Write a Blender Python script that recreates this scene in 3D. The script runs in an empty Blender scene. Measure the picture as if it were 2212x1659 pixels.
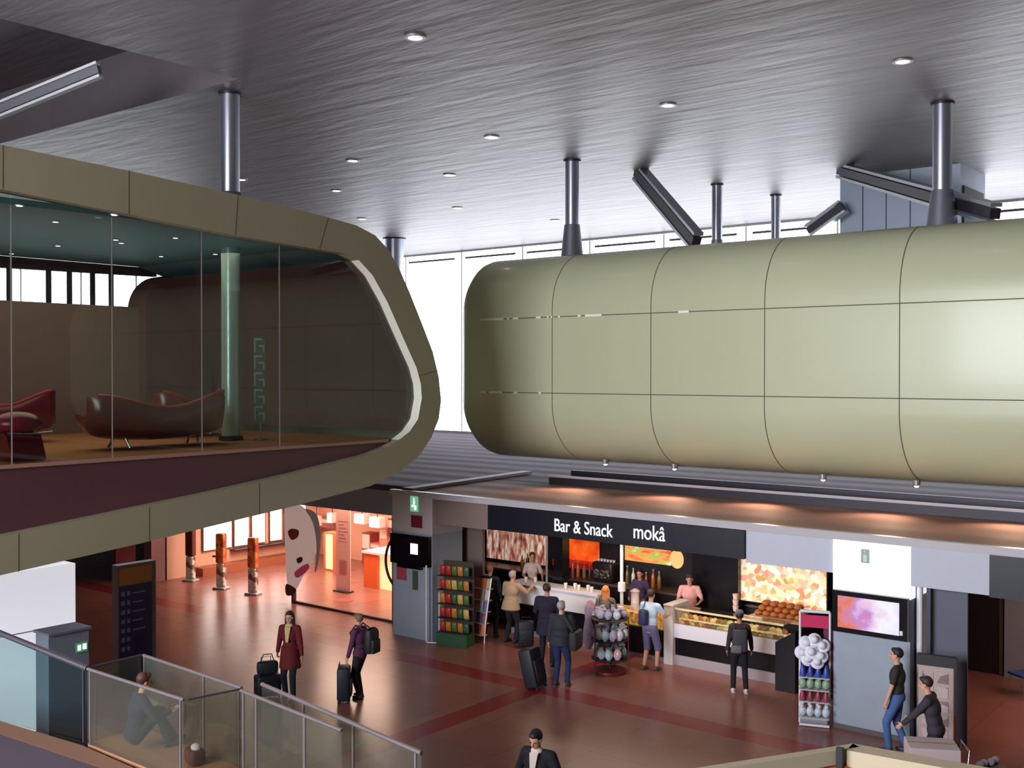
import bpy, math, random
from mathutils import Vector, Matrix, noise
from mathutils.geometry import tessellate_polygon
random.seed(7)
SC = bpy.context.scene
COL = SC.collection
PI = math.pi

# ---------------------------------------------------------------- camera
FPX = 2360.0
YAW = math.radians(38.85)
PITCH = math.atan(26.5 / FPX)
EYE = Vector((0.0, 0.0, 6.6))
cd = bpy.data.cameras.new('camera')
cam = bpy.data.objects.new('camera', cd)
COL.objects.link(cam)
cd.sensor_fit = 'HORIZONTAL'
cd.sensor_width = 36.0
cd.lens = FPX / 2212.0 * 36.0
cd.clip_start = 0.05
cd.clip_end = 400
cam.location = EYE
cam.rotation_euler = (PI / 2 - PITCH, 0, YAW)
SC.camera = cam
CAMROT = cam.rotation_euler.to_matrix()

# ---------------------------------------------------------------- view + world
SC.view_settings.view_transform = 'Standard'
SC.view_settings.look = 'None'
SC.view_settings.gamma = 1.0
SC.view_settings.use_curve_mapping = False
SC.view_settings.exposure = 0.0
w = bpy.data.worlds.new('overcast_sky')
SC.world = w
w.use_nodes = True
bg = w.node_tree.nodes['Background']
bg.inputs[0].default_value = (0.93, 0.95, 1.0, 1)
bg.inputs[1].default_value = 6.5
try:
    SC.cycles.max_bounces = 8
    SC.cycles.diffuse_bounces = 4
    SC.cycles.glossy_bounces = 3
    SC.cycles.transparent_max_bounces = 12
    SC.cycles.sample_clamp_indirect = 4.0
    SC.cycles.caustics_reflective = False
    SC.cycles.caustics_refractive = False
    SC.cycles.use_denoising = True
except Exception:
    pass

def area_light(name, loc, rot, sx, sy, power, color=(1, 1, 1), portal=False):
    l = bpy.data.lights.new(name, 'AREA')
    l.shape = 'RECTANGLE'
    l.size = sx
    l.size_y = sy
    l.energy = power
    l.color = color
    if portal:
        l.cycles.is_portal = True
    o = bpy.data.objects.new(name, l)
    o.location = loc
    o.rotation_euler = rot
    COL.objects.link(o)
    return o

def spot(name, loc, power, color, size=100, blend=0.5, rad=0.05):
    l = bpy.data.lights.new(name, 'SPOT')
    l.energy = power
    l.color = color
    l.spot_size = math.radians(size)
    l.spot_blend = blend
    l.shadow_soft_size = rad
    o = bpy.data.objects.new(name, l)
    o.location = loc
    COL.objects.link(o)
    return o

ZC = 12.5        # ceiling height
VB = 40.0        # back glass wall
VF = -10.0       # glass wall behind the viewpoint
UL = -58.0
UR = 16.0
WF0, WF1 = -20.0, -5.0
# portals: daylight enters through the glass walls
area_light('portal_back', ((-43 + UR) / 2, VB + 0.4, 8.0), (-PI / 2, 0, 0), UR + 43, 8.8, 1, portal=True)
area_light('portal_front', ((WF0 + WF1) / 2, VF - 0.7, 8.2), (PI / 2, 0, 0), WF1 - WF0, 7.0, 1, portal=True)
area_light('portal_side', (UL - 0.4, 33, 8.0), (0, -PI / 2, 0), 8.6, 14, 1, portal=True)
# daylight through the glass wall behind the viewpoint
area_light('daylight_front', ((WF0 + WF1) / 2, VF + 0.2, 8.2), (PI / 2, 0, 0), WF1 - WF0, 7.0, 6800, (0.91, 0.95, 1.0))
WARM = (1.0, 0.62, 0.36)
WARM2 = (1.0, 0.78, 0.55)
# shop ceiling lamps and an added passage fill (warm)
area_light('shop_lamps', (-24.5, 24.0, 3.3), (0, 0, 0), 8, 4.5, 1900, (1.0, 0.74, 0.58))
area_light('bar_lamps', (-13.8, 22.6, 3.3), (0, 0, 0), 6.5, 1.6, 700, WARM2)
area_light('passage_fill', (-3.6, 22.6, 3.2), (0, 0, 0), 3, 3, 130, (1.0, 0.72, 0.52))  # added unseen fill that lifts the dark passage floor
area_light('bar_front_lamps', (-13.2, 20.7, 2.8), (0, 0, 0), 6.0, 0.4, 90, WARM2)

# ---------------------------------------------------------------- picking helpers
def ray(px, py):
    d = Vector(((px - 1106.0) / FPX, (829.5 - py) / FPX, -1.0))
    return CAMROT @ d

def hit(px, py, axis, val):
    d = ray(px, py)
    t = (val - EYE[axis]) / d[axis]
    return EYE + d * t

def hu(px, py, u): return hit(px, py, 0, u)
def hv(px, py, v): return hit(px, py, 1, v)
def hz(px, py, z=0.0): return hit(px, py, 2, z)

# ---------------------------------------------------------------- materials
def lin(c):
    r = []
    for x in c[:3]:
        x = x / 255.0
        r.append(x / 12.92 if x <= 0.04045 else ((x + 0.055) / 1.055) ** 2.4)
    return (*r, 1.0)

_M = {}
def mat(name, c, rough=0.6, metal=0.0, emit=0.0, var=0.0, scale=8.0, bump=0.0, spec=0.5, coat=0.0):
    if name in _M:
        return _M[name]
    m = bpy.data.materials.new(name)
    m.use_nodes = True
    nt = m.node_tree
    b = nt.nodes['Principled BSDF']
    col = lin(c)
    b.inputs['Base Color'].default_value = col
    b.inputs['Roughness'].default_value = rough
    b.inputs['Metallic'].default_value = metal
    b.inputs['Specular IOR Level'].default_value = spec
    b.inputs['Coat Weight'].default_value = coat
    b.inputs['Coat Roughness'].default_value = 0.12
    if emit:
        b.inputs['Emission Color'].default_value = col
        b.inputs['Emission Strength'].default_value = emit
    if var or bump:
        tc = nt.nodes.new('ShaderNodeTexCoord')
        nz = nt.nodes.new('ShaderNodeTexNoise')
        nz.inputs['Scale'].default_value = scale
        nz.inputs['Detail'].default_value = 4
        nt.links.new(tc.outputs['Object'], nz.inputs['Vector'])
        if var:
            hs = nt.nodes.new('ShaderNodeHueSaturation')
            hs.inputs['Color'].default_value = col
            mr = nt.nodes.new('ShaderNodeMapRange')
            mr.inputs[3].default_value = 1 - var
            mr.inputs[4].default_value = 1 + var
            nt.links.new(nz.outputs[0], mr.inputs[0])
            nt.links.new(mr.outputs[0], hs.inputs['Value'])
            nt.links.new(hs.outputs[0], b.inputs['Base Color'])
        if bump:
            bp = nt.nodes.new('ShaderNodeBump')
            bp.inputs['Strength'].default_value = bump
            nt.links.new(nz.outputs[0], bp.inputs['Height'])
            nt.links.new(bp.outputs[0], b.inputs['Normal'])
    _M[name] = m
    return m

def ramp(nt, stops, interp='LINEAR'):
    r = nt.nodes.new('ShaderNodeValToRGB')
    cr = r.color_ramp
    cr.interpolation = interp
    while len(cr.elements) < len(stops):
        cr.elements.new(0.5)
    for e, (p, c) in zip(cr.elements, stops):
        e.position = p
        e.color = lin(c)
    return r

def picture(name, stops, scale=6, kind='VORONOI', emit=1.0, stretch=(1, 1, 1), rough=0.4, base=None):
    """printed or backlit picture: patches of colour"""
    if name in _M:
        return _M[name]
    m = bpy.data.materials.new(name)
    m.use_nodes = True
    nt = m.node_tree
    b = nt.nodes['Principled BSDF']
    tc = nt.nodes.new('ShaderNodeTexCoord')
    mp = nt.nodes.new('ShaderNodeMapping')
    mp.inputs['Scale'].default_value = stretch
    nt.links.new(tc.outputs['Object'], mp.inputs[0])
    if kind == 'VORONOI':
        t = nt.nodes.new('ShaderNodeTexVoronoi')
        t.inputs['Scale'].default_value = scale
        sp = nt.nodes.new('ShaderNodeSeparateColor')
        nt.links.new(mp.outputs[0], t.inputs['Vector'])
        nt.links.new(t.outputs['Color'], sp.inputs[0])
        src = sp.outputs[0]
    else:
        t = nt.nodes.new('ShaderNodeTexNoise')
        t.inputs['Scale'].default_value = scale
        t.inputs['Detail'].default_value = 2
        nt.links.new(mp.outputs[0], t.inputs['Vector'])
        src = t.outputs[0]
    r = ramp(nt, stops)
    nt.links.new(src, r.inputs[0])
    nt.links.new(r.outputs[0], b.inputs['Base Color'])
    b.inputs['Roughness'].default_value = rough
    if emit:
        nt.links.new(r.outputs[0], b.inputs['Emission Color'])
        b.inputs['Emission Strength'].default_value = emit
    _M[name] = m
    return m

def glass(name, tint, refl=0.06, rough=0.02):
    """thin pane: tinted see-through film with a fresnel-like sheen"""
    if name in _M:
        return _M[name]
    m = bpy.data.materials.new(name)
    m.use_nodes = True
    nt = m.node_tree
    nt.nodes.remove(nt.nodes['Principled BSDF'])
    out = nt.nodes['Material Output']
    tr = nt.nodes.new('ShaderNodeBsdfTransparent')
    tr.inputs[0].default_value = lin(tint)
    gl = nt.nodes.new('ShaderNodeBsdfGlossy')
    gl.inputs['Roughness'].default_value = rough
    fr = nt.nodes.new('ShaderNodeLayerWeight')
    fr.inputs[0].default_value = 0.12
    mr = nt.nodes.new('ShaderNodeMapRange')
    mr.inputs[3].default_value = refl
    mr.inputs[4].default_value = 0.7
    nt.links.new(fr.outputs['Fresnel'], mr.inputs[0])
    mx = nt.nodes.new('ShaderNodeMixShader')
    nt.links.new(mr.outputs[0], mx.inputs[0])
    nt.links.new(tr.outputs[0], mx.inputs[1])
    nt.links.new(gl.outputs[0], mx.inputs[2])
    nt.links.new(mx.outputs[0], out.inputs[0])
    _M[name] = m
    return m

# ---------------------------------------------------------------- mesh builder
def basis(d):
    d = d.normalized()
    a = Vector((0, 0, 1)) if abs(d.z) < 0.9 else Vector((1, 0, 0))
    x = a.cross(d).normalized()
    return x, d.cross(x).normalized(), d

class MB:
    def __init__(s):
        s.v = []
        s.f = []
    def add(s, vs, fs):
        n = len(s.v)
        s.v += [tuple(p) for p in vs]
        s.f += [tuple(i + n for i in f) for f in fs]
        return s
    def box(s, x0, x1, y0, y1, z0, z1):
        vs = [(x, y, z) for z in (z0, z1) for y in (y0, y1) for x in (x0, x1)]
        return s.add(vs, [(0, 2, 3, 1), (4, 5, 7, 6), (0, 1, 5, 4), (2, 6, 7, 3), (0, 4, 6, 2), (1, 3, 7, 5)])
    def cbox(s, cx, cy, cz, sx, sy, sz, rz=0.0):
        c, sn = math.cos(rz), math.sin(rz)
        vs = []
        for z in (-sz / 2, sz / 2):
            for y in (-sy / 2, sy / 2):
                for x in (-sx / 2, sx / 2):
                    vs.append((cx + x * c - y * sn, cy + x * sn + y * c, cz + z))
        return s.add(vs, [(0, 2, 3, 1), (4, 5, 7, 6), (0, 1, 5, 4), (2, 6, 7, 3), (0, 4, 6, 2), (1, 3, 7, 5)])
    def rbox(s, cx, cy, cz, sx, sy, sz, r=0.02):
        """box with chamfered corners: rounded rectangle lofted with chamfered top and bottom"""
        r = min(r, sx * .45, sy * .45, sz * .45)
        def ring(inset, z):
            a, b = sx / 2 - inset, sy / 2 - inset
            pts = []
            for (qx, qy, st) in ((1, 1, 0), (-1, 1, 1), (-1, -1, 2), (1, -1, 3)):
                for k in range(4):
                    an = PI / 2 * (st + k / 3)
                    pts.append((cx + qx * (a - r) + r * math.cos(an), cy + qy * (b - r) + r * math.sin(an), z))
            return pts
        h = sz / 2
        rings = [ring(r * .7, cz - h), ring(r * .2, cz - h + r * .3), ring(0, cz - h + r), ring(0, cz + h - r), ring(r * .2, cz + h - r * .3), ring(r * .7, cz + h)]
        return s.loft(rings, caps=True)
    def loft(s, rings, caps=True, closed=True):
        n = len(rings[0])
        vs = [p for r in rings for p in r]
        fs = []
        m = n if closed else n - 1
        for i in range(len(rings) - 1):
            for j in range(m):
                k = (j + 1) % n
                fs.append((i * n + j, i * n + k, (i + 1) * n + k, (i + 1) * n + j))
        if caps:
            fs.append(tuple(reversed(range(n))))
            fs.append(tuple((len(rings) - 1) * n + j for j in range(n)))
        return s.add(vs, fs)
    def cyl(s, p0, p1, r0, r1=None, n=16, caps=True):
        p0, p1 = Vector(p0), Vector(p1)
        r1 = r0 if r1 is None else r1
        x, y, d = basis(p1 - p0)
        rings = []
        for p, r in ((p0, r0), (p1, r1)):
            rings.append([p + (x * math.cos(2 * PI * k / n) + y * math.sin(2 * PI * k / n)) * r for k in range(n)])
        return s.loft(rings, caps)
    def lathe(s, prof, cx=0, cy=0, n=24, caps=True):
        rings = [[(cx + r * math.cos(2 * PI * k / n), cy + r * math.sin(2 * PI * k / n), z) for k in range(n)] for r, z in prof]
        return s.loft(rings, caps)
    def tube(s, pts, r, n=8):
        pts = [Vector(p) for p in pts]
        rs = r if isinstance(r, (list, tuple)) else [r] * len(pts)
        rings = []
        ref = None
        for i, p in enumerate(pts):
            d = (pts[min(i + 1, len(pts) - 1)] - pts[max(i - 1, 0)]).normalized()
            if ref is None:
                x, y, _ = basis(d)
            else:
                x = (ref - d * ref.dot(d)).normalized()
                y = d.cross(x)
            ref = x
            rings.append([p + (x * math.cos(2 * PI * k / n) + y * math.sin(2 * PI * k / n)) * rs[i] for k in range(n)])
        return s.loft(rings, True)
    def ell(s, c, rx, ry, rz, n=16, m=10, R=None):
        c = Vector(c)
        vs = []
        for i in range(1, m):
            th = PI * i / m
            for k in range(n):
                ph = 2 * PI * k / n
                p = Vector((rx * math.sin(th) * math.cos(ph), ry * math.sin(th) * math.sin(ph), rz * math.cos(th)))
                if R is not None:
                    p = R @ p
                vs.append(c + p)
        top = Vector((0, 0, rz)); bot = Vector((0, 0, -rz))
        if R is not None:
            top = R @ top; bot = R @ bot
        vs += [c + top, c + bot]
        T, B = len(vs) - 2, len(vs) - 1
        fs = []
        for i in range(m - 2):
            for k in range(n):
                k2 = (k + 1) % n
                fs.append((i * n + k, (i + 1) * n + k, (i + 1) * n + k2, i * n + k2))
        for k in range(n):
            k2 = (k + 1) % n
            fs.append((T, k, k2))
            fs.append((B, (m - 2) * n + k2, (m - 2) * n + k))
        return s.add(vs, fs)
    def capsule(s, a, b, ra, rb=None, n=12):
        rb = ra if rb is None else rb
        s.cyl(a, b, ra, rb, n)
        s.ell(a, ra, ra, ra, n, 8)
        s.ell(b, rb, rb, rb, n, 8)
        return s
    def prism(s, loop, f0, f1, holes=()):
        """loop and holes: 2-D points; f0/f1 map a 2-D point to 3-D at either end"""
        loops = [list(loop)] + [list(h) for h in holes]
        tri = tessellate_polygon([[Vector((p[0], p[1], 0)) for p in l] for l in loops])
        flat = [p for l in loops for p in l]
        n = len(flat)
        vs = [f0(*p) for p in flat] + [f1(*p) for p in flat]
        fs = [tuple(t) for t in tri] + [tuple(i + n for i in reversed(t)) for t in tri]
        o = 0
        for l in loops:
            k = len(l)
            for i in range(k):
                j = (i + 1) % k
                fs.append((o + i, o + j, o + j + n, o + i + n))
            o += k
        return s.add(vs, fs)
    def quad(s, a, b, c, d):
        return s.add([a, b, c, d], [(0, 1, 2, 3)])
    def build(s, name, m, parent=None, world=False, smooth=0.0, fixn=True):
        me = bpy.data.meshes.new(name)
        vs = s.v
        if world and parent is not None:
            inv = parent.matrix_basis.inverted()
            vs = [tuple(inv @ Vector(p)) for p in vs]
        me.from_pydata(vs, [], s.f)
        if fixn:
            import bmesh
            bm = bmesh.new()
            bm.from_mesh(me)
            bmesh.ops.recalc_face_normals(bm, faces=bm.faces)
            bm.to_mesh(me)
            bm.free()
        me.materials.append(m)
        if smooth:
            for p in me.polygons:
                p.use_smooth = True
            me.set_sharp_from_angle(angle=math.radians(smooth))
        me.update()
        o = bpy.data.objects.new(name, me)
        COL.objects.link(o)
        if parent is not None:
            o.parent = parent
        return o

def tag(o, label, cat, group=None, kind=None):
    o['label'] = label
    if cat: o['category'] = cat
    if group: o['group'] = group
    if kind: o['kind'] = kind
    return o

def struct(o, label=None):
    o['kind'] = 'structure'
    if label: o['label'] = label
    return o

def thing(name, label, cat, loc=(0, 0, 0), rz=0.0, group=None):
    o = bpy.data.objects.new(name, None)
    COL.objects.link(o)
    o.location = loc
    o.rotation_euler = (0, 0, rz)
    o.matrix_basis = Matrix.Translation(Vector(loc)) @ Matrix.Rotation(rz, 4, 'Z')
    o.empty_display_size = 0.2
    return tag(o, label, cat, group)

def copy_thing(root, loc, rz=None, label=None):
    r = root.copy()
    COL.objects.link(r)
    r.location = loc
    if rz is not None:
        r.rotation_euler = (0, 0, rz)
    if label:
        r['label'] = label
    for ch in list(root.children):
        c = ch.copy(); COL.objects.link(c); c.parent = r
        for g in list(ch.children):
            d = g.copy(); COL.objects.link(d); d.parent = c
    return r

def text(body, size, m, name, parent, loc, rot, extrude=0.01, align='LEFT'):
    cu = bpy.data.curves.new(name, 'FONT')
    cu.body = body
    cu.size = size
    cu.extrude = extrude
    cu.align_x = align
    t = bpy.data.objects.new(name + '_tmp', cu)
    COL.objects.link(t)
    bpy.context.view_layer.update()
    me = bpy.data.meshes.new_from_object(t.evaluated_get(bpy.context.evaluated_depsgraph_get()))
    bpy.data.objects.remove(t)
    me.name = name
    me.materials.clear()
    me.materials.append(m)
    o = bpy.data.objects.new(name, me)
    COL.objects.link(o)
    if parent is not None:
        o.parent = parent
    o.location = loc
    o.rotation_euler = rot
    return o
# ================================================================ SETTING
# ---- floor: polished red-brown slabs with dark red bands
def floor_mat():
    m = bpy.data.materials.new('polished_floor')
    m.use_nodes = True
    nt = m.node_tree
    b = nt.nodes['Principled BSDF']
    tc = nt.nodes.new('ShaderNodeTexCoord')
    sx = nt.nodes.new('ShaderNodeSeparateXYZ')
    nt.links.new(tc.outputs['Object'], sx.inputs[0])
    def band(sock, c, hw):
        a = nt.nodes.new('ShaderNodeMath'); a.operation = 'SUBTRACT'; a.inputs[1].default_value = c
        nt.links.new(sock, a.inputs[0])
        d = nt.nodes.new('ShaderNodeMath'); d.operation = 'ABSOLUTE'
        nt.links.new(a.outputs[0], d.inputs[0])
        l = nt.nodes.new('ShaderNodeMath'); l.operation = 'LESS_THAN'; l.inputs[1].default_value = hw
        nt.links.new(d.outputs[0], l.inputs[0])
        return l.outputs[0]
    b1 = band(sx.outputs[1], 18.05, 0.30)
    b2 = band(sx.outputs[0], -13.85, 0.27)
    mx = nt.nodes.new('ShaderNodeMath'); mx.operation = 'MAXIMUM'
    nt.links.new(b1, mx.inputs[0]); nt.links.new(b2, mx.inputs[1])
    br = nt.nodes.new('ShaderNodeTexBrick')
    br.offset = 0.0
    br.inputs['Scale'].default_value = 1.0
    br.inputs['Brick Width'].default_value = 1.2
    br.inputs['Row Height'].default_value = 1.2
    br.inputs['Mortar Size'].default_value = 0.008
    br.inputs['Color1'].default_value = lin((144, 91, 80))
    br.inputs['Color2'].default_value = lin((137, 86, 77))
    br.inputs['Mortar'].default_value = lin((118, 76, 65))
    nt.links.new(tc.outputs['Object'], br.inputs['Vector'])
    nz = nt.nodes.new('ShaderNodeTexNoise')
    nz.inputs['Scale'].default_value = 0.6
    nz.inputs['Detail'].default_value = 6
    nt.links.new(tc.outputs['Object'], nz.inputs['Vector'])
    hs = nt.nodes.new('ShaderNodeHueSaturation')
    mr = nt.nodes.new('ShaderNodeMapRange')
    mr.inputs[3].default_value = 0.85; mr.inputs[4].default_value = 1.12
    nt.links.new(nz.outputs[0], mr.inputs[0])
    nt.links.new(mr.outputs[0], hs.inputs['Value'])
    nt.links.new(br.outputs[0], hs.inputs['Color'])
    mc = nt.nodes.new('ShaderNodeMix'); mc.data_type = 'RGBA'
    nt.links.new(mx.outputs[0], mc.inputs[0])
    nt.links.new(hs.outputs[0], mc.inputs[6])
    mc.inputs[7].default_value = lin((134, 40, 42))
    nt.links.new(mc.outputs[2], b.inputs['Base Color'])
    b.inputs['Roughness'].default_value = 0.27
    b.inputs['Specular IOR Level'].default_value = 0.5
    return m

FLOOR = floor_mat()
struct(MB().box(UL, UR, VF, 34, -0.2, 0).build('floor', FLOOR))

# ---- ceiling: wavy metal panels
def ceil_mat():
    m = bpy.data.materials.new('ceiling_metal_panels')
    m.use_nodes = True
    nt = m.node_tree
    b = nt.nodes['Principled BSDF']
    tc = nt.nodes.new('ShaderNodeTexCoord')
    br = nt.nodes.new('ShaderNodeTexBrick')
    br.inputs['Scale'].default_value = 1.0
    br.inputs['Brick Width'].default_value = 3.0
    br.inputs['Row Height'].default_value = 0.45
    br.inputs['Mortar Size'].default_value = 0.006
    br.inputs['Mortar Smooth'].default_value = 0.5
    br.inputs['Color1'].default_value = lin((118, 108, 112))
    br.inputs['Color2'].default_value = lin((110, 102, 107))
    br.inputs['Mortar'].default_value = lin((96, 92, 100))
    nt.links.new(tc.outputs['Object'], br.inputs['Vector'])
    nt.links.new(br.outputs[0], b.inputs['Base Color'])
    mp = nt.nodes.new('ShaderNodeMapping')
    mp.inputs['Scale'].default_value = (0.55, 2.6, 1)
    nt.links.new(tc.outputs['Object'], mp.inputs[0])
    nz = nt.nodes.new('ShaderNodeTexNoise')
    nz.inputs['Scale'].default_value = 1.0
    nz.inputs['Detail'].default_value = 3
    nt.links.new(mp.outputs[0], nz.inputs['Vector'])
    bp = nt.nodes.new('ShaderNodeBump')
    bp.inputs['Strength'].default_value = 0.16
    bp.inputs['Distance'].default_value = 0.25
    nt.links.new(nz.outputs[0], bp.inputs['Height'])
    nt.links.new(bp.outputs[0], b.inputs['Normal'])
    b.inputs['Roughness'].default_value = 0.5
    b.inputs['Metallic'].default_value = 0.3
    return m
CEIL = ceil_mat()
cl = MB()
RU, RV0, RV1, RH = -18.15, 2.0, 13.75, 1.3
cl.box(RU, UR, VF - 1, VB + 1.5, ZC, ZC + RH + 0.4).box(UL - 2, RU, RV1, VB + 1.5, ZC, ZC + RH + 0.4).box(UL - 2, RU, VF - 1, RV0, ZC, ZC + RH + 0.4)
cl.box(UL - 2, RU, RV0, RV1, ZC + RH, ZC + RH + 0.4)
struct(cl.build('ceiling', CEIL))

WALLG = mat('wall_grey_plaster', (150, 150, 158), 0.8, var=0.05, scale=1.2)
DARKW = mat('wall_dark_cladding', (70, 68, 72), 0.8, var=0.05)
# wall behind the viewpoint, with its large glazed opening
bk = MB()
bk.box(UL, WF0, VF - 0.6, VF, 0, ZC).box(WF1, UR, VF - 0.6, VF, 0, ZC)
bk.box(WF0, WF1, VF - 0.6, VF, 0, 4.7).box(WF0, WF1, VF - 0.6, VF, 11.7, ZC)
struct(bk.build('wall_front', DARKW))
struct(MB().box(UR, UR + 0.5, VF, VB, 0, ZC).build('wall_right', DARKW))
lw = MB()
lw.box(UL - 0.5, UL, VF, VB, 0, 3.7).box(UL - 0.5, UL, VF, 26, 3.7, ZC + 0.4)
lw.box(UL, -43, VB, VB + 0.3, 0, ZC)
struct(lw.build('wall_left', DARKW))

ALU = mat('aluminium_trim', (176, 178, 186), 0.35, 0.8)
DARKM = mat('dark_anodised_metal', (52, 48, 56), 0.45, 0.5)
CLEAR = glass('clear_pane', (250, 252, 252), 0.03)

# back glass wall
wroot = bpy.data.objects.new('window_1', None); COL.objects.link(wroot); wroot.location = (0, VB, 3.6)
struct(wroot)
fr = MB()
fr.box(-43, UR, VB - 0.05, VB + 0.1, 3.55, 3.7).box(-43, UR, VB - 0.05, VB + 0.1, ZC - 0.08, ZC)
u = -43
while u <= UR:
    fr.box(u - 0.03, u + 0.03, VB + 0.02, VB + 0.1, 3.6, ZC)
    u += 3.8
fr.build('window_frame', mat('pale_window_frame', (236, 236, 240), 0.4), wroot, world=True)
tr = MB()
u = -43
while u <= UR:
    tr.box(u + 0.35, u + 3.45, VB - 0.12, VB - 0.04, ZC - 0.42, ZC - 0.33)
    u += 3.8
tr.build('blind_rail', mat('blind_rail_grey', (120, 116, 128), 0.5), wroot, world=True)
MB().box(-43, UR, VB + 0.05, VB + 0.06, 3.7, ZC - 0.08).build('glass', CLEAR, wroot, world=True)
w2 = bpy.data.objects.new('window_2', None); COL.objects.link(w2); w2.location = (UL, 33, 3.6)
struct(w2)
f2 = MB()
f2.box(UL - 0.1, UL + 0.05, 26, VB, 3.55, 3.7)
v = 26
while v <= VB:
    f2.box(UL - 0.1, UL + 0.02, v - 0.04, v + 0.04, 3.6, ZC)
    v += 3.5
f2.build('window_frame', ALU, w2, world=True)
MB().box(UL - 0.06, UL - 0.05, 26, VB, 3.7, ZC).build('glass', CLEAR, w2, world=True)
w3 = bpy.data.objects.new('window_3', None); COL.objects.link(w3); w3.location = (-8, VF, 4.7)
struct(w3)
f3 = MB()
u = WF0
while u <= WF1:
    f3.box(u - 0.05, u + 0.05, VF - 0.4, VF - 0.3, 4.7, 11.7)
    u += 3.4
f3.build('window_frame', ALU, w3, world=True)

# ---- kiosk roof (bronze sheet) and the ribbed deck behind it
def roof_mat(name, c, pitch, axis, rough, metal):
    m = bpy.data.materials.new(name)
    m.use_nodes = True
    nt = m.node_tree
    b = nt.nodes['Principled BSDF']
    tc = nt.nodes.new('ShaderNodeTexCoord')
    wv = nt.nodes.new('ShaderNodeTexWave')
    wv.bands_direction = axis
    wv.inputs['Scale'].default_value = pitch
    wv.inputs['Distortion'].default_value = 0.6
    wv.inputs['Detail'].default_value = 1
    nt.links.new(tc.outputs['Object'], wv.inputs['Vector'])
    bp = nt.nodes.new('ShaderNodeBump')
    bp.inputs['Strength'].default_value = 0.4
    bp.inputs['Distance'].default_value = 0.06
    nt.links.new(wv.outputs[0], bp.inputs['Height'])
    nt.links.new(bp.outputs[0], b.inputs['Normal'])
    nz = nt.nodes.new('ShaderNodeTexNoise')
    nz.inputs['Scale'].default_value = 0.8
    nt.links.new(tc.outputs['Object'], nz.inputs['Vector'])
    hs = nt.nodes.new('ShaderNodeHueSaturation')
    hs.inputs['Color'].default_value = lin(c)
    mr = nt.nodes.new('ShaderNodeMapRange')
    mr.inputs[3].default_value = 0.75; mr.inputs[4].default_value = 1.25
    nt.links.new(nz.outputs[0], mr.inputs[0])
    nt.links.new(mr.outputs[0], hs.inputs['Value'])
    nt.links.new(hs.outputs[0], b.inputs['Base Color'])
    b.inputs['Roughness'].default_value = rough
    b.inputs['Metallic'].default_value = metal
    b.inputs['Specular IOR Level'].default_value = 0.15
    return m
KROOF = roof_mat('bronze_roof_sheet', (146, 116, 110), 0.25, 'Y', 0.75, 0.0)
DECK = roof_mat('ribbed_roof_deck', (80, 66, 80), 0.22, 'Y', 0.85, 0.0)
struct(MB().box(-19.6, UR, 19.62, 23.3, 3.45, 3.6).build('kiosk_roof', KROOF))
struct(MB().box(-60, -19.6, 20.45, 23.3, 3.45, 3.6).build('shop_roof', DECK))
struct(MB().box(UL, UR, 23.3, VB, 3.3, 3.6).build('roof_deck', DECK))
struct(MB().box(-19.65, UR, 19.48, 19.62, 3.5, 3.64).build('trim_1', mat('pale_roof_edge', (178, 170, 176), 0.4)))
# gutter channel and upstand behind the bronze strip
struct(MB().box(-17.5, UR, 23.3, 23.42, 3.6, 3.82).box(-17.5, UR, 24.3, 24.4, 3.6, 3.9).build('trim_2', DARKM))
struct(MB().box(-17.5, UR, 23.26, 23.3, 3.8, 3.86).build('trim_3', mat('pale_roof_edge', (178, 170, 176), 0.4)))
# dark red joint strip across the deck
a, b_ = hz(880, 1060, 3.62), hz(1140, 1022, 3.62)
dirv = (b_ - a).normalized(); nrm = Vector((-dirv.y, dirv.x, 0)) * 0.16
MBj = MB(); MBj.add([a - nrm, b_ - nrm, b_ + nrm, a + nrm, *(p + Vector((0, 0, .07)) for p in (a - nrm, b_ - nrm, b_ + nrm, a + nrm))], [(0, 1, 2, 3), (4, 5, 6, 7), (0, 1, 5, 4), (1, 2, 6, 5), (2, 3, 7, 6), (3, 0, 4, 7)])
struct(MBj.build('trim_4', mat('dark_red_strip', (82, 34, 44), 0.6)))

# ---- ceiling downlights
LAMPM = mat('ceiling_lamp_glow', (255, 238, 225), 0.4, emit=14)
RIMM = mat('lamp_rim', (150, 140, 140), 0.4, 0.5)
def downlight(p, r, label, group, strength=None, name='ceiling_downlight'):
    t = thing(name, label, 'ceiling light', p, 0, group)
    MB().lathe([(r * 1.5, 0), (r * 1.5, -0.03), (r, -0.03), (r, 0)], n=20, caps=False).build('rim', RIMM, t, smooth=40)
    MB().lathe([(0.01, -0.012), (r, -0.012), (r, -0.02), (0.01, -0.024)], n=20).build('lamp', LAMPM, t)
    return t
lights = [((897, 79), 'ceiling downlight nearest the top edge, alone above the lounge pod'),
          ((1950, 131), 'ceiling downlight above the thick column at right'),
          ((1443, 226), 'ceiling downlight in the dark mid ceiling, second from right in its row'),
          ((1062, 295), 'ceiling downlight left of the first slim column on the plain pod'),
          ((762, 346), 'ceiling downlight right of the column on the lounge pod, upper one'),
          ((521, 387), 'ceiling downlight touching the edge of the lounge pod column'),
          ((971, 377), 'ceiling downlight halfway between the two pods, brighter of the pair'),
          ((727, 411), 'ceiling downlight just over the sloping top of the lounge pod'),
          ((988, 448), 'ceiling downlight close above the bright gap between the pods'),
          ((782, 472), 'ceiling downlight skimming the shoulder of the lounge pod'),
          ((1199, 475), 'tiny ceiling downlight beside the first slim column near the glass wall')]
for (px, py), lb in lights:
    p = hz(px, py, ZC)
    downlight(p, 0.13, lb, 'ceiling downlights')

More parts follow.
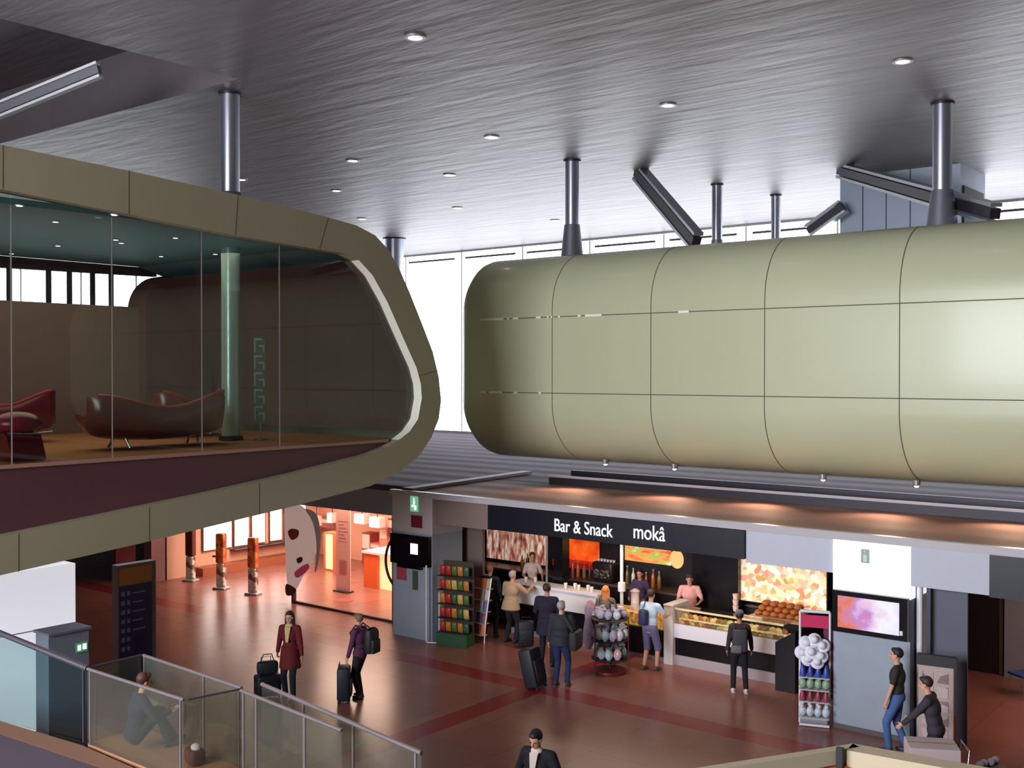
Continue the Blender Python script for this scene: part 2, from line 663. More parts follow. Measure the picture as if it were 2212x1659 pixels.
# ---- light slot / strut at far left of ceiling
def strut(name, label, p0, p1, w, h, edge=True, cat='roof brace'):
    p0, p1 = Vector(p0), Vector(p1)
    d = p1 - p0
    t = thing(name, label, cat, tuple(p0))
    x, y, dd = basis(d)
    if abs(x.z) > abs(y.z):
        x, y = y, x
    def bar(c0, c1, ww, hh):
        mb = MB()
        rings = []
        for c in (c0, c1):
            rings.append([c + x * sx * ww / 2 + y * sy * hh / 2 for sx, sy in ((-1, -1), (1, -1), (1, 1), (-1, 1))])
        return mb.loft(rings)
    bar(p0, p1, w, h * 0.6).build('web', DARKM, t, world=True)
    e = h / 2
    bar(p0 + y * e, p1 + y * e, w * 1.1, h * 0.2).build('flange', ALU, t, world=True)
    bar(p0 - y * e, p1 - y * e, w * 1.1, h * 0.2).build('flange', ALU, t, world=True)
    return t
strut('roof_brace', 'dark diagonal brace with pale flanges between two slim columns', hz(1378, 371, ZC), hv(1505, 522, 25.2), 0.25, 0.42)
strut('roof_brace', 'long dark diagonal brace crossing the grey roof box behind the thick column', hz(1815, 368, ZC), hv(2150, 462, 23.6), 0.22, 0.36)
strut('roof_brace', 'short dark brace rising at the left edge of the grey roof box', hv(1822, 446, 31.5), hv(1748, 500, 31.5), 0.3, 0.34)
strut('roof_brace', 'bright metal brace hanging in the dark ceiling at far left', hz(215, 150, ZC), hu(-60, 262, -22.5), 0.12, 0.27)
for _o in bpy.data.objects:
    if _o.parent and _o.parent.get('label', '').startswith('bright metal brace'):
        _o.data.materials.clear(); _o.data.materials.append(mat('pale_brace_paint', (214, 212, 216), 0.5) if _o.name.startswith('flange') else mat('grey_brace_paint', (110, 108, 114), 0.5))

# ---- columns
STEEL = mat('brushed_steel', (176, 180, 194), 0.3, 0.85, var=0.06, scale=3)
STEELD = mat('column_cone_grey', (120, 120, 132), 0.45, 0.5)
def column(label, u, v, zb, r, cone, ztop=ZC, rb=None):
    t = thing('column', label, 'column', (u, v, zb))
    MB().cyl((0, 0, cone), (0, 0, ztop - zb), r, r, 28).build('shaft', STEEL, t, smooth=40)
    if cone > 0:
        MB().lathe([(rb or r * 1.75, 0.0), (r * 1.65, 0.1), (r * 1.12, cone), (r * 0.9, cone)], n=28).build('flared_base', STEELD, t, smooth=50)
    MB().lathe([(r * 1.25, ztop - zb - 0.05), (r * 1.25, ztop - zb)], n=28).build('collar', DARKM, t)
    return t
def colat(px, ytop, label, wpx, zb, cone, rb=None):
    p = hz(px, ytop, ZC)
    D = (p - EYE).dot(-CAMROT.col[2])
    return column(label, p.x, p.y, zb, wpx / 2 * D / FPX, cone, rb=rb)
colat(2036, 222, 'thick steel column with flared foot at right, standing on the plain pod', 40, 9.70, 0.88)
colat(1236, 346, 'slim steel column with flared foot nearest the rounded end of the plain pod', 30, 9.70, 1.0)
colat(1549, 398, 'thin steel column behind the plain pod, right of the diagonal brace', 22, 8.6, 2.15)
colat(1676, 421, 'thinnest steel column, farthest back before the bright glass wall', 20, 3.6, 0)
colat(852, 515, 'pale round column half hidden behind the nose of the lounge pod', 40, 3.6, 0)

# ---- grey roof box with dark opening
bx = thing('roof_plant_box', 'bluish grey metal box hanging under the ceiling behind the thick column', 'roof box', (-9.5, 32.1, 9.2))
GM = mat('bluish_metal_sheet', (140, 148, 168), 0.5, 0.3, var=0.04, scale=2)
pl = hv(1815, 380, 32.1); prr = hv(2075, 352, 32.1)
MB().box(pl.x, prr.x, 32.1, 34.5, 8.8, ZC).build('body', GM, bx, world=True)
MB().box(prr.x - 0.02, prr.x + 0.05, 32.3, 34.2, 9.0, 11.9).build('dark_opening', mat('opening_black', (22, 20, 22), 0.7), bx, world=True)
js = MB()
for k in range(1, 5):
    uu = pl.x + (prr.x - pl.x) * k / 5
    js.box(uu - 0.015, uu + 0.015, 32.08, 32.1, 8.8, ZC)
js.build('sheet_joint', mat('joint_slate', (70, 74, 88), 0.6), bx, world=True)  # dark blue-grey strips mark the sheet joints
struct(MB().box(-7.9, UR, 34.8, 35.2, 9.9, ZC).build('wall_upper', mat('pinkish_plaster', (150, 128, 128), 0.8)))

# ================================================================ PODS
OLIVE = mat('olive_enamel_panel', (194, 197, 163), 0.35, 0.0, var=0.03, scale=0.7, coat=0.15)
OLIVE2 = mat('olive_enamel_frame', (146, 138, 114), 0.45, 0.0, var=0.03, scale=0.7)
SEAM = mat('panel_joint_dark', (92, 84, 62), 0.7)
def pod_profile(inset=0.0):
    v0, v1 = 22.1 + inset, 27.1 - inset
    zb, z0, z1, zt = 4.25 + inset, 5.8, 8.15, 9.68 - inset
    rb_, rt = 1.75, 1.45
    pts = []
    for k in range(13):
        a = PI / 2 * k / 12
        pts.append((v0 + rb_ * (1 - math.sin(a)), zb + (z0 - zb) * (1 - math.cos(a))))
    pts = pts[::1]
    pts.sort(key=lambda p: -p[0])
    for k in range(13):
        a = PI / 2 * k / 12
        pts.append((v0 + rt * (1 - math.cos(a)), z1 + (zt - z1) * math.sin(a)))
    back = [(v0 + v1 - p[0], p[1]) for p in reversed(pts)]
    return pts + back
UE = -19.68
pod = thing('plain_pod', 'long rounded olive green panelled pod with a closed end, hanging at right', 'pod', (-8, 24.6, 4.25))
mb = MB()
rings = []
for k in range(5):
    a = PI / 2 * k / 4
    ins = 0.35 * (1 - math.sin(a))
    rings.append([(UE + 0.35 * (1 - math.cos(a)), v_, z_) for v_, z_ in pod_profile(ins)])
rings.append([(6.0, v_, z_) for v_, z_ in pod_profile()])
mb.loft(rings)
mb.build('shell', OLIVE, pod, world=True, smooth=35)
def ring_seam(uu, hw=0.010):
    pr = pod_profile(-0.004)
    half = pr[:26]
    m_ = MB()
    m_.loft([[(uu - hw, a_, b__) for a_, b__ in half], [(uu + hw, a_, b__) for a_, b__ in half]], caps=False, closed=False)
    return m_
for uu in (-16.5, -13.6, -10.7, -7.75, -4.8, -1.9):
    ring_seam(uu).build('panel_joint', SEAM, pod, world=True)
for zz in (7.98, 6.06):
    MB().box(UE + 0.9, 6, 22.085, 22.1, zz - 0.010, zz + 0.010).build('panel_joint', SEAM, pod, world=True)
WH = mat('painted_glint_white', (250, 246, 232), 0.25, 0.0)  # white strips painted in for the glints along the pod seams
for zz, lst in ((7.98, ((1038, 1088), (1096, 1100), (1108, 1120), (1158, 1168), (1182, 1185), (1190, 1193), (1206, 1210), (1248, 1255), (1264, 1300), (1465, 1488))), (6.06, ((1038, 1052), (1056, 1085), (1110, 1118), (1164, 1169)))):
    for x0, x1 in lst:
        a_ = hv(x0, 803, 22.08).x; b__ = hv(x1, 803, 22.08).x
        MB().box(a_, b__, 22.07, 22.09, zz - 0.028, zz + 0.028).build('seam_glint', WH, pod, world=True)
# lamps under the pod
for (px, py), lb in (((1308, 997), 'small downlight under the plain pod nearest its rounded end'), ((1457, 1007), 'small downlight under the plain pod, second from its rounded end'),
                     ((1778, 1030), 'small downlight under the plain pod above the white wall panel'), ((1980, 1043), 'small downlight under the plain pod nearest the right edge')):
    p = hv(px, py, 23.15)
    p.z = min(p.z, 4.33)
    t = thing('pod_downlight', lb, 'light', (p.x, p.y, p.z), 0, 'downlights under the plain pod')
    MB().lathe([(0.08, 0.06), (0.08, -0.04), (0.06, -0.06)], n=16).build('housing', RIMM, t)
    MB().ell((0, 0, -0.06), 0.05, 0.05, 0.04, 12, 8).build('bulb', LAMPM, t)
for uu in (-16.2, -13.3, -11.0, -8.2, -5.7, -3.0):
    _s = spot('pod_spot', (uu, 22.9, 4.36), 150, (1.0, 0.64, 0.42), 118, 1.0, 0.1)
    _s.rotation_euler = (math.radians(-52), 0, 0)

# ---- lounge pod (left), traced on its end plane
UF = -16.6
def pz(px, py, u=UF):
    p = hu(px, py, u)
    return (p.y, p.z)
outer = [(0.5, 10.25)] + [pz(*q) for q in ((0, 312), (275, 368), (515, 421), (700, 467), (770, 487), (810, 508), (838, 538), (862, 580), (885, 632), (912, 700), (935, 760), (948, 815), (953, 865), (948, 905), (932, 945), (905, 985), (862, 1020), (800, 1050), (640, 1092), (320, 1170), (0, 1243))] + [(0.5, 2.9)]
inner = [(1.2, 9.35)] + [pz(*q) for q in ((0, 408), (275, 462), (515, 510), (690, 539), (745, 548), (775, 562), (805, 595), (837, 653), (873, 735), (900, 795), (909, 830), (911, 860), (903, 905), (885, 932), (862, 950), (838, 966), (800, 981), (640, 1022), (460, 1063), (0, 1160))] + [(1.2, 3.9)]
lp = thing('lounge_pod', 'olive green rounded pod with a glazed end and a red lounge inside, hanging at left', 'pod', (-20, 10, 3.4))
LPD = 7.8
fm = MB()
fm.prism(outer, lambda a, b: (UF - 0.30, a, b), lambda a, b: (UF, a, b), [inner])
fm.build('end_frame', OLIVE2, lp, world=True)
# outer skin running back from the frame
sk = MB()
sk.loft([[(UF - 0.3, a, b) for a, b in outer], [(UF - LPD, a, b) for a, b in outer]], caps=False)
sk.build('shell', OLIVE, lp, world=True, smooth=30)
LINE = mat('inner_lining_brown', (86, 58, 56), 0.7)
ins_ = MB()
FZ = 5.15
right_inner = [q for q in inner if q[1] > FZ]
ins_.loft([[(UF - 0.3, a, b) for a, b in right_inner[6:]], [(UF - LPD, a, b) for a, b in right_inner[6:]]], caps=False, closed=False)
ins_.build('inner_lining', LINE, lp, world=True, smooth=30)
# pale reveal lip on the far curve
lipm = mat('pale_reveal_lip', (222, 220, 206), 0.5)
idx = [i for i, q in enumerate(inner) if 6 <= i <= 15]
lip = MB()
lp_pts = [inner[i] for i in idx]
lip.loft([[(UF + 0.003, a, b) for a, b in lp_pts], [(UF - 0.24, a - 0.012, b) for a, b in lp_pts]], caps=False, closed=False)
lip.build('reveal_lip', lipm, lp, world=True, smooth=40)
# glass, split into panes at the mullion lines
def clip_poly(poly, axis, val, keep_gt):
    out = []
    n = len(poly)
    for i in range(n):
        a, b = poly[i], poly[(i + 1) % n]
        ia = (a[axis] > val) == keep_gt
        ib = (b[axis] > val) == keep_gt
        if ia: out.append(a)
        if ia != ib:
            t = (val - a[axis]) / (b[axis] - a[axis])
            out.append((a[0] + (b[0] - a[0]) * t, a[1] + (b[1] - a[1]) * t))
    return out
upper = clip_poly(inner, 1, FZ - 0.02, True)
lower = clip_poly(inner, 1, FZ - 0.02, False)
cuts = [1.2] + [pz(x, 800)[0] for x in (40, 258, 452, 620)] + [19.0]
LG = glass('lounge_glass', (232, 236, 234), 0.04)
UG = UF - 0.22
for i in range(len(cuts) - 1):
    pc = clip_poly(clip_poly(upper, 0, cuts[i] + 0.008, True), 0, cuts[i + 1] - 0.008, False)
    if len(pc) < 3: continue
    MB().prism(pc, lambda a, b: (UG - 0.012, a, b), lambda a, b: (UG, a, b)).build('glass_pane', LG, lp, world=True)
for c in cuts[1:-1]:
    MB().box(UG - 0.02, UG + 0.005, c - 0.008, c + 0.008, FZ, 9.2).build('pane_joint', mat('pane_joint_grey', (140, 128, 128), 0.4), lp, world=True)
MB().prism(lower, lambda a, b: (UG - 0.05, a, b), lambda a, b: (UG, a, b)).build('apron_panel', mat('dark_maroon_panel', (82, 48, 54), 0.45), lp, world=True)
MB().box(UG, UG + 0.06, 1.2, pz(852, 951)[0], FZ - 0.06, FZ).build('sill', mat('sill_brown', (150, 112, 100), 0.5), lp, world=True)
MB().box(UF - LPD, UG - 0.05, 1.2, 17.0, FZ - 0.25, FZ - 0.01).build('lounge_floor', mat('tan_carpet', (176, 118, 72), 0.9, var=0.08, scale=6), lp, world=True)
TEAL = mat('teal_ceiling_paint', (112, 156, 160), 0.6)
zc2 = 9.22
MB().box(UF - LPD, UG - 0.03, 1.2, 15.4, zc2, zc2 + 0.1).build('lounge_ceiling', TEAL, lp, world=True)
sl = MB()   # ceiling drops along the nose
sl.loft([[(UG - 0.03, a, b) for a, b in ((15.4, zc2), (16.2, 9.0), (16.8, 8.5))], [(UF - LPD, a, b) for a, b in ((15.4, zc2), (16.2, 9.0), (16.8, 8.5))]], caps=False, closed=False)
sl.build('lounge_ceiling_slope', TEAL, lp, world=True)
# back side of the lounge: low wall, then a rounded brown volume; daylight gap above the wall
BR = mat('warm_brown_wall', (104, 72, 68), 0.75, var=0.04, scale=1)
BG_ = mat('beige_back_wall', (130, 108, 100), 0.8, var=0.04, scale=1)
ub = UF - LPD + 0.1
wl = hu(-400, 657, ub); w1 = hu(300, 657, ub)
MB().box(ub - 0.15, ub, 1.2, w1.y, FZ - 0.2, hu(150, 656, ub).z).build('low_back_wall', BG_, lp, world=True)
rbw = []
y0 = hu(300, 700, ub).y; zt = hu(450, 603, ub).z
for k in range(9):
    a_ = PI / 2 * k / 8
    rbw.append((y0 + 0.9 * (1 - math.cos(a_)), zt - 0.9 + 0.9 * math.sin(a_)))
rbw = [(y0, FZ - 0.2)] + rbw + [(17.3, zt + 0.05), (17.3, FZ - 0.2)]
MB().prism(rbw, lambda a, b: (ub - 0.5, a, b), lambda a, b: (ub + 0.3, a, b)).build('rounded_back_wall', BR, lp, world=True)
MB().box(ub - 0.1, ub + 0.05, 1.2, 1.3, FZ, zc2).build('side_post', DARKM, lp, world=True)
for px_ in (20, 105, 150, 200, 240):
    q = hu(px_, 620, ub - 0.3)
    MB().box(ub - 0.34, ub - 0.26, q.y - 0.05, q.y + 0.05, 8.1, zc2).build('back_mullion', DARKM, lp, world=True)
MB().prism([(1.2, zc2 - 0.42), (1.2, zc2), (16, zc2), (16, zc2 - 0.2)], lambda a, b: (ub - 0.4, a, b), lambda a, b: (ub - 0.2, a, b)).build('back_header', mat('header_dark_brown', (60, 40, 38), 0.7), lp, world=True)
# seams on the frame face
def face_seam(p, q, hw=0.007):
    a, b = Vector((UF + 0.004, *pz(*p))), Vector((UF + 0.004, *pz(*q)))
    d = (b - a).normalized(); n = Vector((0, -d.z, d.y)) * hw
    return MB().add([a - n, b - n, b + n, a + n, *(x - Vector((0.006, 0, 0)) for x in (a - n, b - n, b + n, a + n))], [(0, 1, 2, 3), (7, 6, 5, 4), (0, 1, 5, 4), (1, 2, 6, 5), (2, 3, 7, 6), (3, 0, 4, 7)])
for s_, e_ in (((6, 314), (6, 408)), ((278, 369), (278, 462)), ((514, 421), (508, 508)), ((708, 471), (690, 538)), ((884, 789), (935, 757)), ((40, 1235), (40, 1152)), ((322, 1169), (322, 1096)), ((560, 1112), (560, 1043)), ((905, 812), (946, 800))):
    if s_[0] in (884,): continue
    face_seam(s_, e_).build('frame_joint', SEAM, lp, world=True)
# column through the lounge pod
pc_ = hz(497, 201, ZC)
D_ = (pc_ - EYE).dot(-CAMROT.col[2])
rc = 20 * D_ / FPX
t = column('steel column rising from the roof of the lounge pod to the ceiling', pc_.x, pc_.y, 10.12, rc, 0.28)
t2 = thing('lounge_column', 'pale green round column standing inside the glazed lounge', 'column', (pc_.x, pc_.y, FZ))
MB().cyl((0, 0, 0), (0, 0, zc2 - FZ), rc, rc, 28).build('shaft', mat('pale_green_gloss', (170, 200, 192), 0.25, 0.3), t2, smooth=40)
MB().lathe([(rc * 1.3, 0), (rc * 1.3, 0.08), (rc, 0.1)], n=28).build('foot_ring', DARKM, t2)
# lights in the teal ceiling
for i, ((px, py), lb) in enumerate((((42, 443), 'small lounge downlight nearest the left edge, front row'), ((120, 478), 'small lounge downlight, second from left'), ((125, 530), 'small lounge downlight below the second from left'),
        ((247, 463), 'small lounge downlight close to the frame above the red sofa'), ((250, 517), 'faint lounge downlight left of its twin over the sofa'), ((262, 524), 'faint lounge downlight right of its twin over the sofa'),
        ((379, 513), 'small lounge downlight left of the green column, upper'), ((348, 553), 'small lounge downlight left of the green column, lower'), ((25, 547), 'faint lounge downlight by the left edge, rear row'), ((465, 548), 'faint lounge downlight beside the green column'))):
    p = hz(px, py, zc2)
    t = thing('lounge_downlight', lb, 'ceiling light', p, 0, 'lounge ceiling downlights')
    MB().lathe([(0.075, 0), (0.075, -0.012)], n=14).build('rim', RIMM, t)
    MB().lathe([(0.05, -0.012), (0.045, -0.02)], n=14).build('lamp', mat('lounge_lamp_glow', (225, 240, 225), 0.4, emit=2.2), t)
area_light('lounge_ceiling_fill', (-20.5, 10, 8.3), (PI, 0, 0), 6, 10, 34, (0.85, 1.0, 1.0))  # added uplight without a visible fitting, brightens the teal ceiling
area_light('lounge_lamps', (-21, 11, 9.1), (0, 0, 0), 6, 7, 150, (1.0, 0.82, 0.62))
# ================================================================ GROUND FLOOR SHOPS
CONC = mat('concrete_bluish', (150, 158, 172), 0.75, var=0.10, scale=2.2)
CONCP = mat('pale_plaster_panel', (188, 180, 178), 0.7, var=0.03)
BEIGE = mat('beige_brown_board', (128, 108, 100), 0.7, var=0.05)
BLACKG = mat('gloss_black_panel', (14, 13, 20), 0.25)
NAVY = mat('sign_black_navy', (16, 16, 28), 0.35)
WHITEG = mat('white_laminate', (226, 222, 232), 0.35)
WGREY = mat('pale_lilac_board', (186, 186, 200), 0.6, var=0.03)
CHROME = mat('chrome_tube', (205, 208, 216), 0.2, 0.9)
WHITET = mat('white_enamel_tube', (226, 224, 230), 0.35)
SCREENB = mat('screen_black', (10, 8, 14), 0.2)

def U(px, v, py=1300):
    return hv(px, py, v).x
def Zv(px, py, v):
    return hv(px, py, v).z

struct(MB().box(-42, UR, 30, 30.3, 0, 3.3).build('wall_back', mat('shop_back_wall', (150, 128, 118), 0.8)))
struct(MB().box(-42.3, -42, 13, 30, 0, 3.4).build('wall_far', mat('pale_blue_wall', (176, 184, 204), 0.7)))
struct(MB().box(-20.6, -20.45, 20.5, 30, 0, 3.3).build('wall_partition', BEIGE))
struct(MB().box(-7.75, -7.6, 20.9, 30, 0, 3.3).build('wall_partition', mat('dark_brown_board', (62, 46, 46), 0.7)))

struct(MB().box(U(943, 20.9), U(1042, 20.9), 20.9, 21.0, 0, 3.3).build('wall_recess', BEIGE))
# ---- left pillar with its fittings
lpil = thing('pillar', 'grey pillar with pale top left of the bar, black screen mounted on it', 'pillar', (-18.87, 19.5, 0))
MB().box(-19.55, -18.2, 19.5, 20.6, 0, 2.62).build('shaft', CONC, lpil, world=True)
MB().box(-19.56, -18.19, 19.49, 20.6, 2.62, 3.5).build('pale_top_panel', CONCP, lpil, world=True)
def screen(label, u0, u1, z0, z1, v, pic=None):
    t = thing('wall_screen', label, 'screen', ((u0 + u1) / 2, v, z0))
    MB().box(u0, u1, v - 0.1, v, z0, z1).build('casing', SCREENB, t, world=True)
    b_ = 0.09
    MB().box(u0 + b_ * 1.2, u1 - b_ * 1.6, v - 0.108, v - 0.1, z0 + b_, z1 - b_).build('display', pic or mat('screen_off', (16, 12, 22), 0.1), t, world=True)
    return t
s1 = screen('black screen with one small white square, hung on the pillar left of the bar', -19.53, -18.22, 1.83, 2.57, 19.48)
p = hv(894, 1186, 19.36)
MB().box(p.x - 0.12, p.x + 0.12, 19.360, 19.372, p.z - 0.13, p.z + 0.13).build('white_square', mat('screen_white', (245, 250, 255), 0.4, emit=1.6), s1, world=True)
MB().box(-19.3, -18.5, 19.38, 19.48, 1.74, 1.83).build('soundbar', SCREENB, s1, world=True)

def board(name, label, cat, px0, py0, px1, py1, v, m, th=0.02, group=None, fm=None):
    a = hv(px0, py0, v); b = hv(px1, py1, v)
    u0, u1 = sorted((a.x, b.x)); z0, z1 = sorted((a.z, b.z))
    o = MB().box(u0, u1, v - th, v, z0, z1).build(name, m)
    tag(o, label, cat, group)
    return o
def exit_sign_grey(label, c, w, h):
    t = thing('exit_sign', label, 'exit sign', c)
    MB().box(-w / 2, w / 2, -0.02, 0.0, 0, h).build('panel', mat('sign_grey_green', (150, 172, 166), 0.4), t)
    MB().ell((0, -0.024, h * .82), w * .12, .004, w * .12, 10, 6).box(-w * .2, w * .25, -0.026, -0.02, h * .1, h * .6).build('pictogram', mat('sign_pale_grey', (206, 214, 210), 0.4), t)
    return t
GREENS = mat('exit_green', (120, 190, 150), 0.4, emit=0.7)
def exit_sign(label, c, w, h, face_u=False):
    t = thing('exit_sign', label, 'exit sign', c)
    if face_u:
        MB().box(-0.02, 0.0, -w / 2, w / 2, 0, h).build('panel', mat('exit_dark_green', (70, 130, 96), 0.4, emit=0.5), t)
        g = MB().box(0.0, 0.006, -w * .38, -w * .1, h * .2, h * .8).box(0.0, 0.006, w * .05, w * .38, h * .25, h * .85)
        g.build('pictogram', mat('exit_pale', (215, 255, 225), 0.4, emit=1.5), t)
    else:
        MB().box(-w / 2, w / 2, -0.02, 0.0, 0, h).build('panel', GREENS, t)
        g = MB().ell((0, -0.024, h * .82), w * .09, .004, w * .09, 10, 6)
        g.box(-w * .08, w * .1, -0.026, -0.02, h * .45, h * .72).box(-w * .3, -w * .02, -0.026, -0.02, h * .3, h * .42).box(w * .05, w * .3, -0.026, -0.02, h * .12, h * .4)
        g.build('pictogram', mat('exit_pale', (215, 255, 225), 0.4, emit=1.5), t)
    return t
p = hv(895, 1105, 19.48)
exit_sign('pale green exit pictogram at the top of the pillar left of the bar', (p.x, 19.488, p.z), 0.26, 0.38)
board('fire_notice', 'dark red notice above the black screen on the left pillar', 'notice', 889, 1112, 912, 1141, 19.488, mat('dark_red_notice', (120, 22, 44), 0.5))
board('round_notice', 'pinkish red notice under the black screen on the left pillar', 'notice', 858, 1224, 878, 1254, 19.498, mat('pink_red_notice', (170, 70, 86), 0.5))
board('leaflet_strip', 'dark green leaflet strip hanging on the left pillar below the screen', 'leaflets', 892, 1232, 903, 1275, 19.498, mat('leaf_green', (72, 78, 62), 0.7))

# ---- header boards and bar sign
struct(MB().box(-18.2, -16.42, 19.6, 19.75, 2.88, 3.5).build('header_board', BEIGE))
sg = thing('bar_sign', 'long black sign board reading Bar & Snack moka above the bar', 'sign', (-13.1, 19.5, 2.96))
MB().box(-16.4, -9.86, 19.46, 19.72, 2.93, 3.49).build('board', NAVY, sg, world=True)
LET = mat('white_letters', (250, 250, 255), 0.4, emit=0.9)
a = hv(1196, 1146, 19.45)
_t1 = text('Bar & Snack', 0.40, LET, 'lettering', sg, (a.x - sg.location.x, -0.045, a.z - 2.96 - 0.005), (PI / 2, 0, 0), 0.008)
a = hv(1367, 1162, 19.45)
_t2 = text('mok\u00e2', 0.44, LET, 'lettering', sg, (a.x - sg.location.x, -0.045, a.z - 2.96 + 0.0), (PI / 2, 0, 0), 0.008)
_t1.scale = (0.80, 1, 1); _t2.scale = (0.80, 1, 1)
struct(MB().box(-9.85, -8.05, 19.55, 19.7, 2.86, 3.5).build('fascia_panel', WGREY))
struct(MB().box(-6.62, -5.3, 19.5, 19.7, 2.8, 3.5).build('fascia_panel', WGREY))
tag(MB().box(-5.29, 2, 19.46, 19.7, 2.78, 3.5).build('shop_sign', NAVY), 'dark navy sign board at the right edge, without readable letters', 'sign')

# ---- right pillar
rp = thing('pillar', 'bluish concrete pillar with bright white top panel and a colourful screen', 'pillar', (-7.33, 19.5, 0))
MB().box(-8.04, -6.63, 19.5, 20.6, 0, 2.55).build('shaft', CONC, rp, world=True)
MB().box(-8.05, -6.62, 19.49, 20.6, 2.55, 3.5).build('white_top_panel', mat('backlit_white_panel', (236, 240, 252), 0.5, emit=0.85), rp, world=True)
MB().box(-8.04, -6.63, 19.49, 20.6, 0, 0.09).build('plinth', mat('plinth_grey', (84, 78, 84), 0.6), rp, world=True)
TVP = bpy.data.materials.new('colour_screen_picture')
TVP.use_nodes = True
nt = TVP.node_tree; b = nt.nodes['Principled BSDF']
tc = nt.nodes.new('ShaderNodeTexCoord'); gx = nt.nodes.new('ShaderNodeSeparateXYZ')
nt.links.new(tc.outputs['Object'], gx.inputs[0])
nz = nt.nodes.new('ShaderNodeTexNoise'); nz.inputs['Scale'].default_value = 3.5; nz.inputs['Detail'].default_value = 3
nt.links.new(tc.outputs['Object'], nz.inputs['Vector'])
ad = nt.nodes.new('ShaderNodeMath'); ad.operation = 'MULTIPLY_ADD'; ad.inputs[1].default_value = 0.62; ad.inputs[2].default_value = 0.20
nt.links.new(gx.outputs[0], ad.inputs[0])
a2 = nt.nodes.new('ShaderNodeMath'); a2.operation = 'MULTIPLY_ADD'; a2.inputs[1].default_value = 0.75
nt.links.new(nz.outputs[0], a2.inputs[0]); nt.links.new(ad.outputs[0], a2.inputs[2])
r_ = ramp(nt, [(0.12, (190, 60, 60)), (0.3, (226, 116, 90)), (0.45, (196, 132, 208)), (0.58, (232, 196, 232)), (0.75, (250, 244, 255)), (1.0, (228, 226, 255))])
nt.links.new(a2.outputs[0], r_.inputs[0])
b.inputs['Base Color'].default_value = (0.02, 0.02, 0.02, 1)
nt.links.new(r_.outputs[0], b.inputs['Emission Color']); b.inputs['Emission Strength'].default_value = 0.95
s2 = screen('wide screen showing a purple and orange picture, on the bluish pillar', -8.02, -6.64, 1.82, 2.58, 19.48, TVP)
MB().box(-6.77, -6.72, 19.37, 19.38, 1.92, 2.0).build('indicator', WHITEG, s2, world=True)
p = hv(1869, 1216, 19.48)
t = exit_sign_grey('small grey green pictogram on the bright white pillar top', (p.x, 19.488, p.z), 0.15, 0.25)

# passage to the right of the pillar
struct(MB().box(-7.6, 6, 25.2, 25.4, 0, 3.3).build('wall_passage', mat('dark_passage_wall', (96, 76, 76), 0.7, var=0.06)))
dr = bpy.data.objects.new('door_1', None); COL.objects.link(dr); dr.location = (-7, 25.2, 0); struct(dr)
a, b_ = hv(2078, 1300, 25.2), hv(2162, 1300, 25.2)
MB().box(a.x, b_.x, 25.12, 25.2, 0, 2.35).build('door_leaf', mat('door_black_brown', (34, 26, 30), 0.5), dr, world=True)
MB().box(a.x - 0.08, a.x, 25.08, 25.2, 0, 2.43).box(b_.x, b_.x + 0.08, 25.08, 25.2, 0, 2.43).box(a.x, b_.x, 25.08, 25.2, 2.35, 2.43).build('door_frame', mat('door_frame_brown', (86, 64, 60), 0.6), dr, world=True)
struct(MB().box(b_.x + 0.12, 2, 25.02, 25.12, 0, 2.5).build('wall_panel', mat('grey_stone_panel', (138, 138, 150), 0.7, var=0.08, scale=2)))
pst = thing('door_post', 'bright steel door post right of the bluish pillar', 'post', (-6.45, 19.75, 0))
a = hv(1987, 1300, 19.72)
MB().cyl((a.x, 19.72, 0), (a.x, 19.72, 2.85), 0.055, n=12).build('tube', WHITET, pst, world=True, smooth=40)
MB().box(a.x - 0.09, a.x - 0.05, 19.75, 19.85, 0, 2.85).box(a.x + 0.09, a.x + 0.16, 19.8, 19.9, 0, 2.85).build('jamb', mat('jamb_dark_blue', (48, 54, 76), 0.5), pst, world=True)
MB().box(a.x + 0.16, a.x + 0.75, 19.95, 20.0, 0, 2.85).build('side_panel', mat('panel_slate', (86, 88, 104), 0.6), pst, world=True)

# ---- bar interior
INT = mat('bar_dark_interior', (30, 22, 24), 0.5)
struct(MB().box(-20.4, -7.78, 24.1, 24.2, 0, 3.3).build('wall_bar', INT))
struct(MB().box(U(1495, 22.9), U(1594, 22.9), 22.9, 23.05, 0, 3.3).build('wall_bar_end', BLACKG))
struct(MB().box(-20.4, -8.1, 21.0, 24.1, 3.25, 3.3).build('ceiling_bar', mat('bar_soffit', (60, 52, 52), 0.7)))

FOOD = [(0.0, (168, 92, 44)), (0.2, (222, 150, 84)), (0.4, (240, 206, 150)), (0.55, (120, 130, 60)), (0.7, (246, 226, 190)), (0.85, (206, 92, 62)), (1.0, (250, 238, 214))]
PIZ = picture('food_picture', [(0.0, (196, 120, 78)), (0.25, (240, 196, 140)), (0.45, (250, 226, 186)), (0.6, (222, 120, 92)), (0.75, (252, 240, 220)), (0.9, (150, 138, 84)), (1.0, (250, 232, 214))], 9, emit=0.8)
ORP = picture('orange_drink_picture', [(0.0, (60, 12, 10)), (0.3, (190, 40, 16)), (0.55, (230, 90, 22)), (0.75, (240, 130, 40)), (1.0, (250, 170, 90))], 2.4, kind='NOISE', emit=0.9)
SND = picture('sandwich_picture', [(0.0, (120, 30, 14)), (0.3, (206, 60, 30)), (0.48, (222, 150, 84)), (0.56, (150, 170, 70)), (0.66, (236, 206, 150)), (1.0, (250, 230, 190))], 3.2, kind='NOISE', emit=0.9, stretch=(0.7, 1, 1.6))
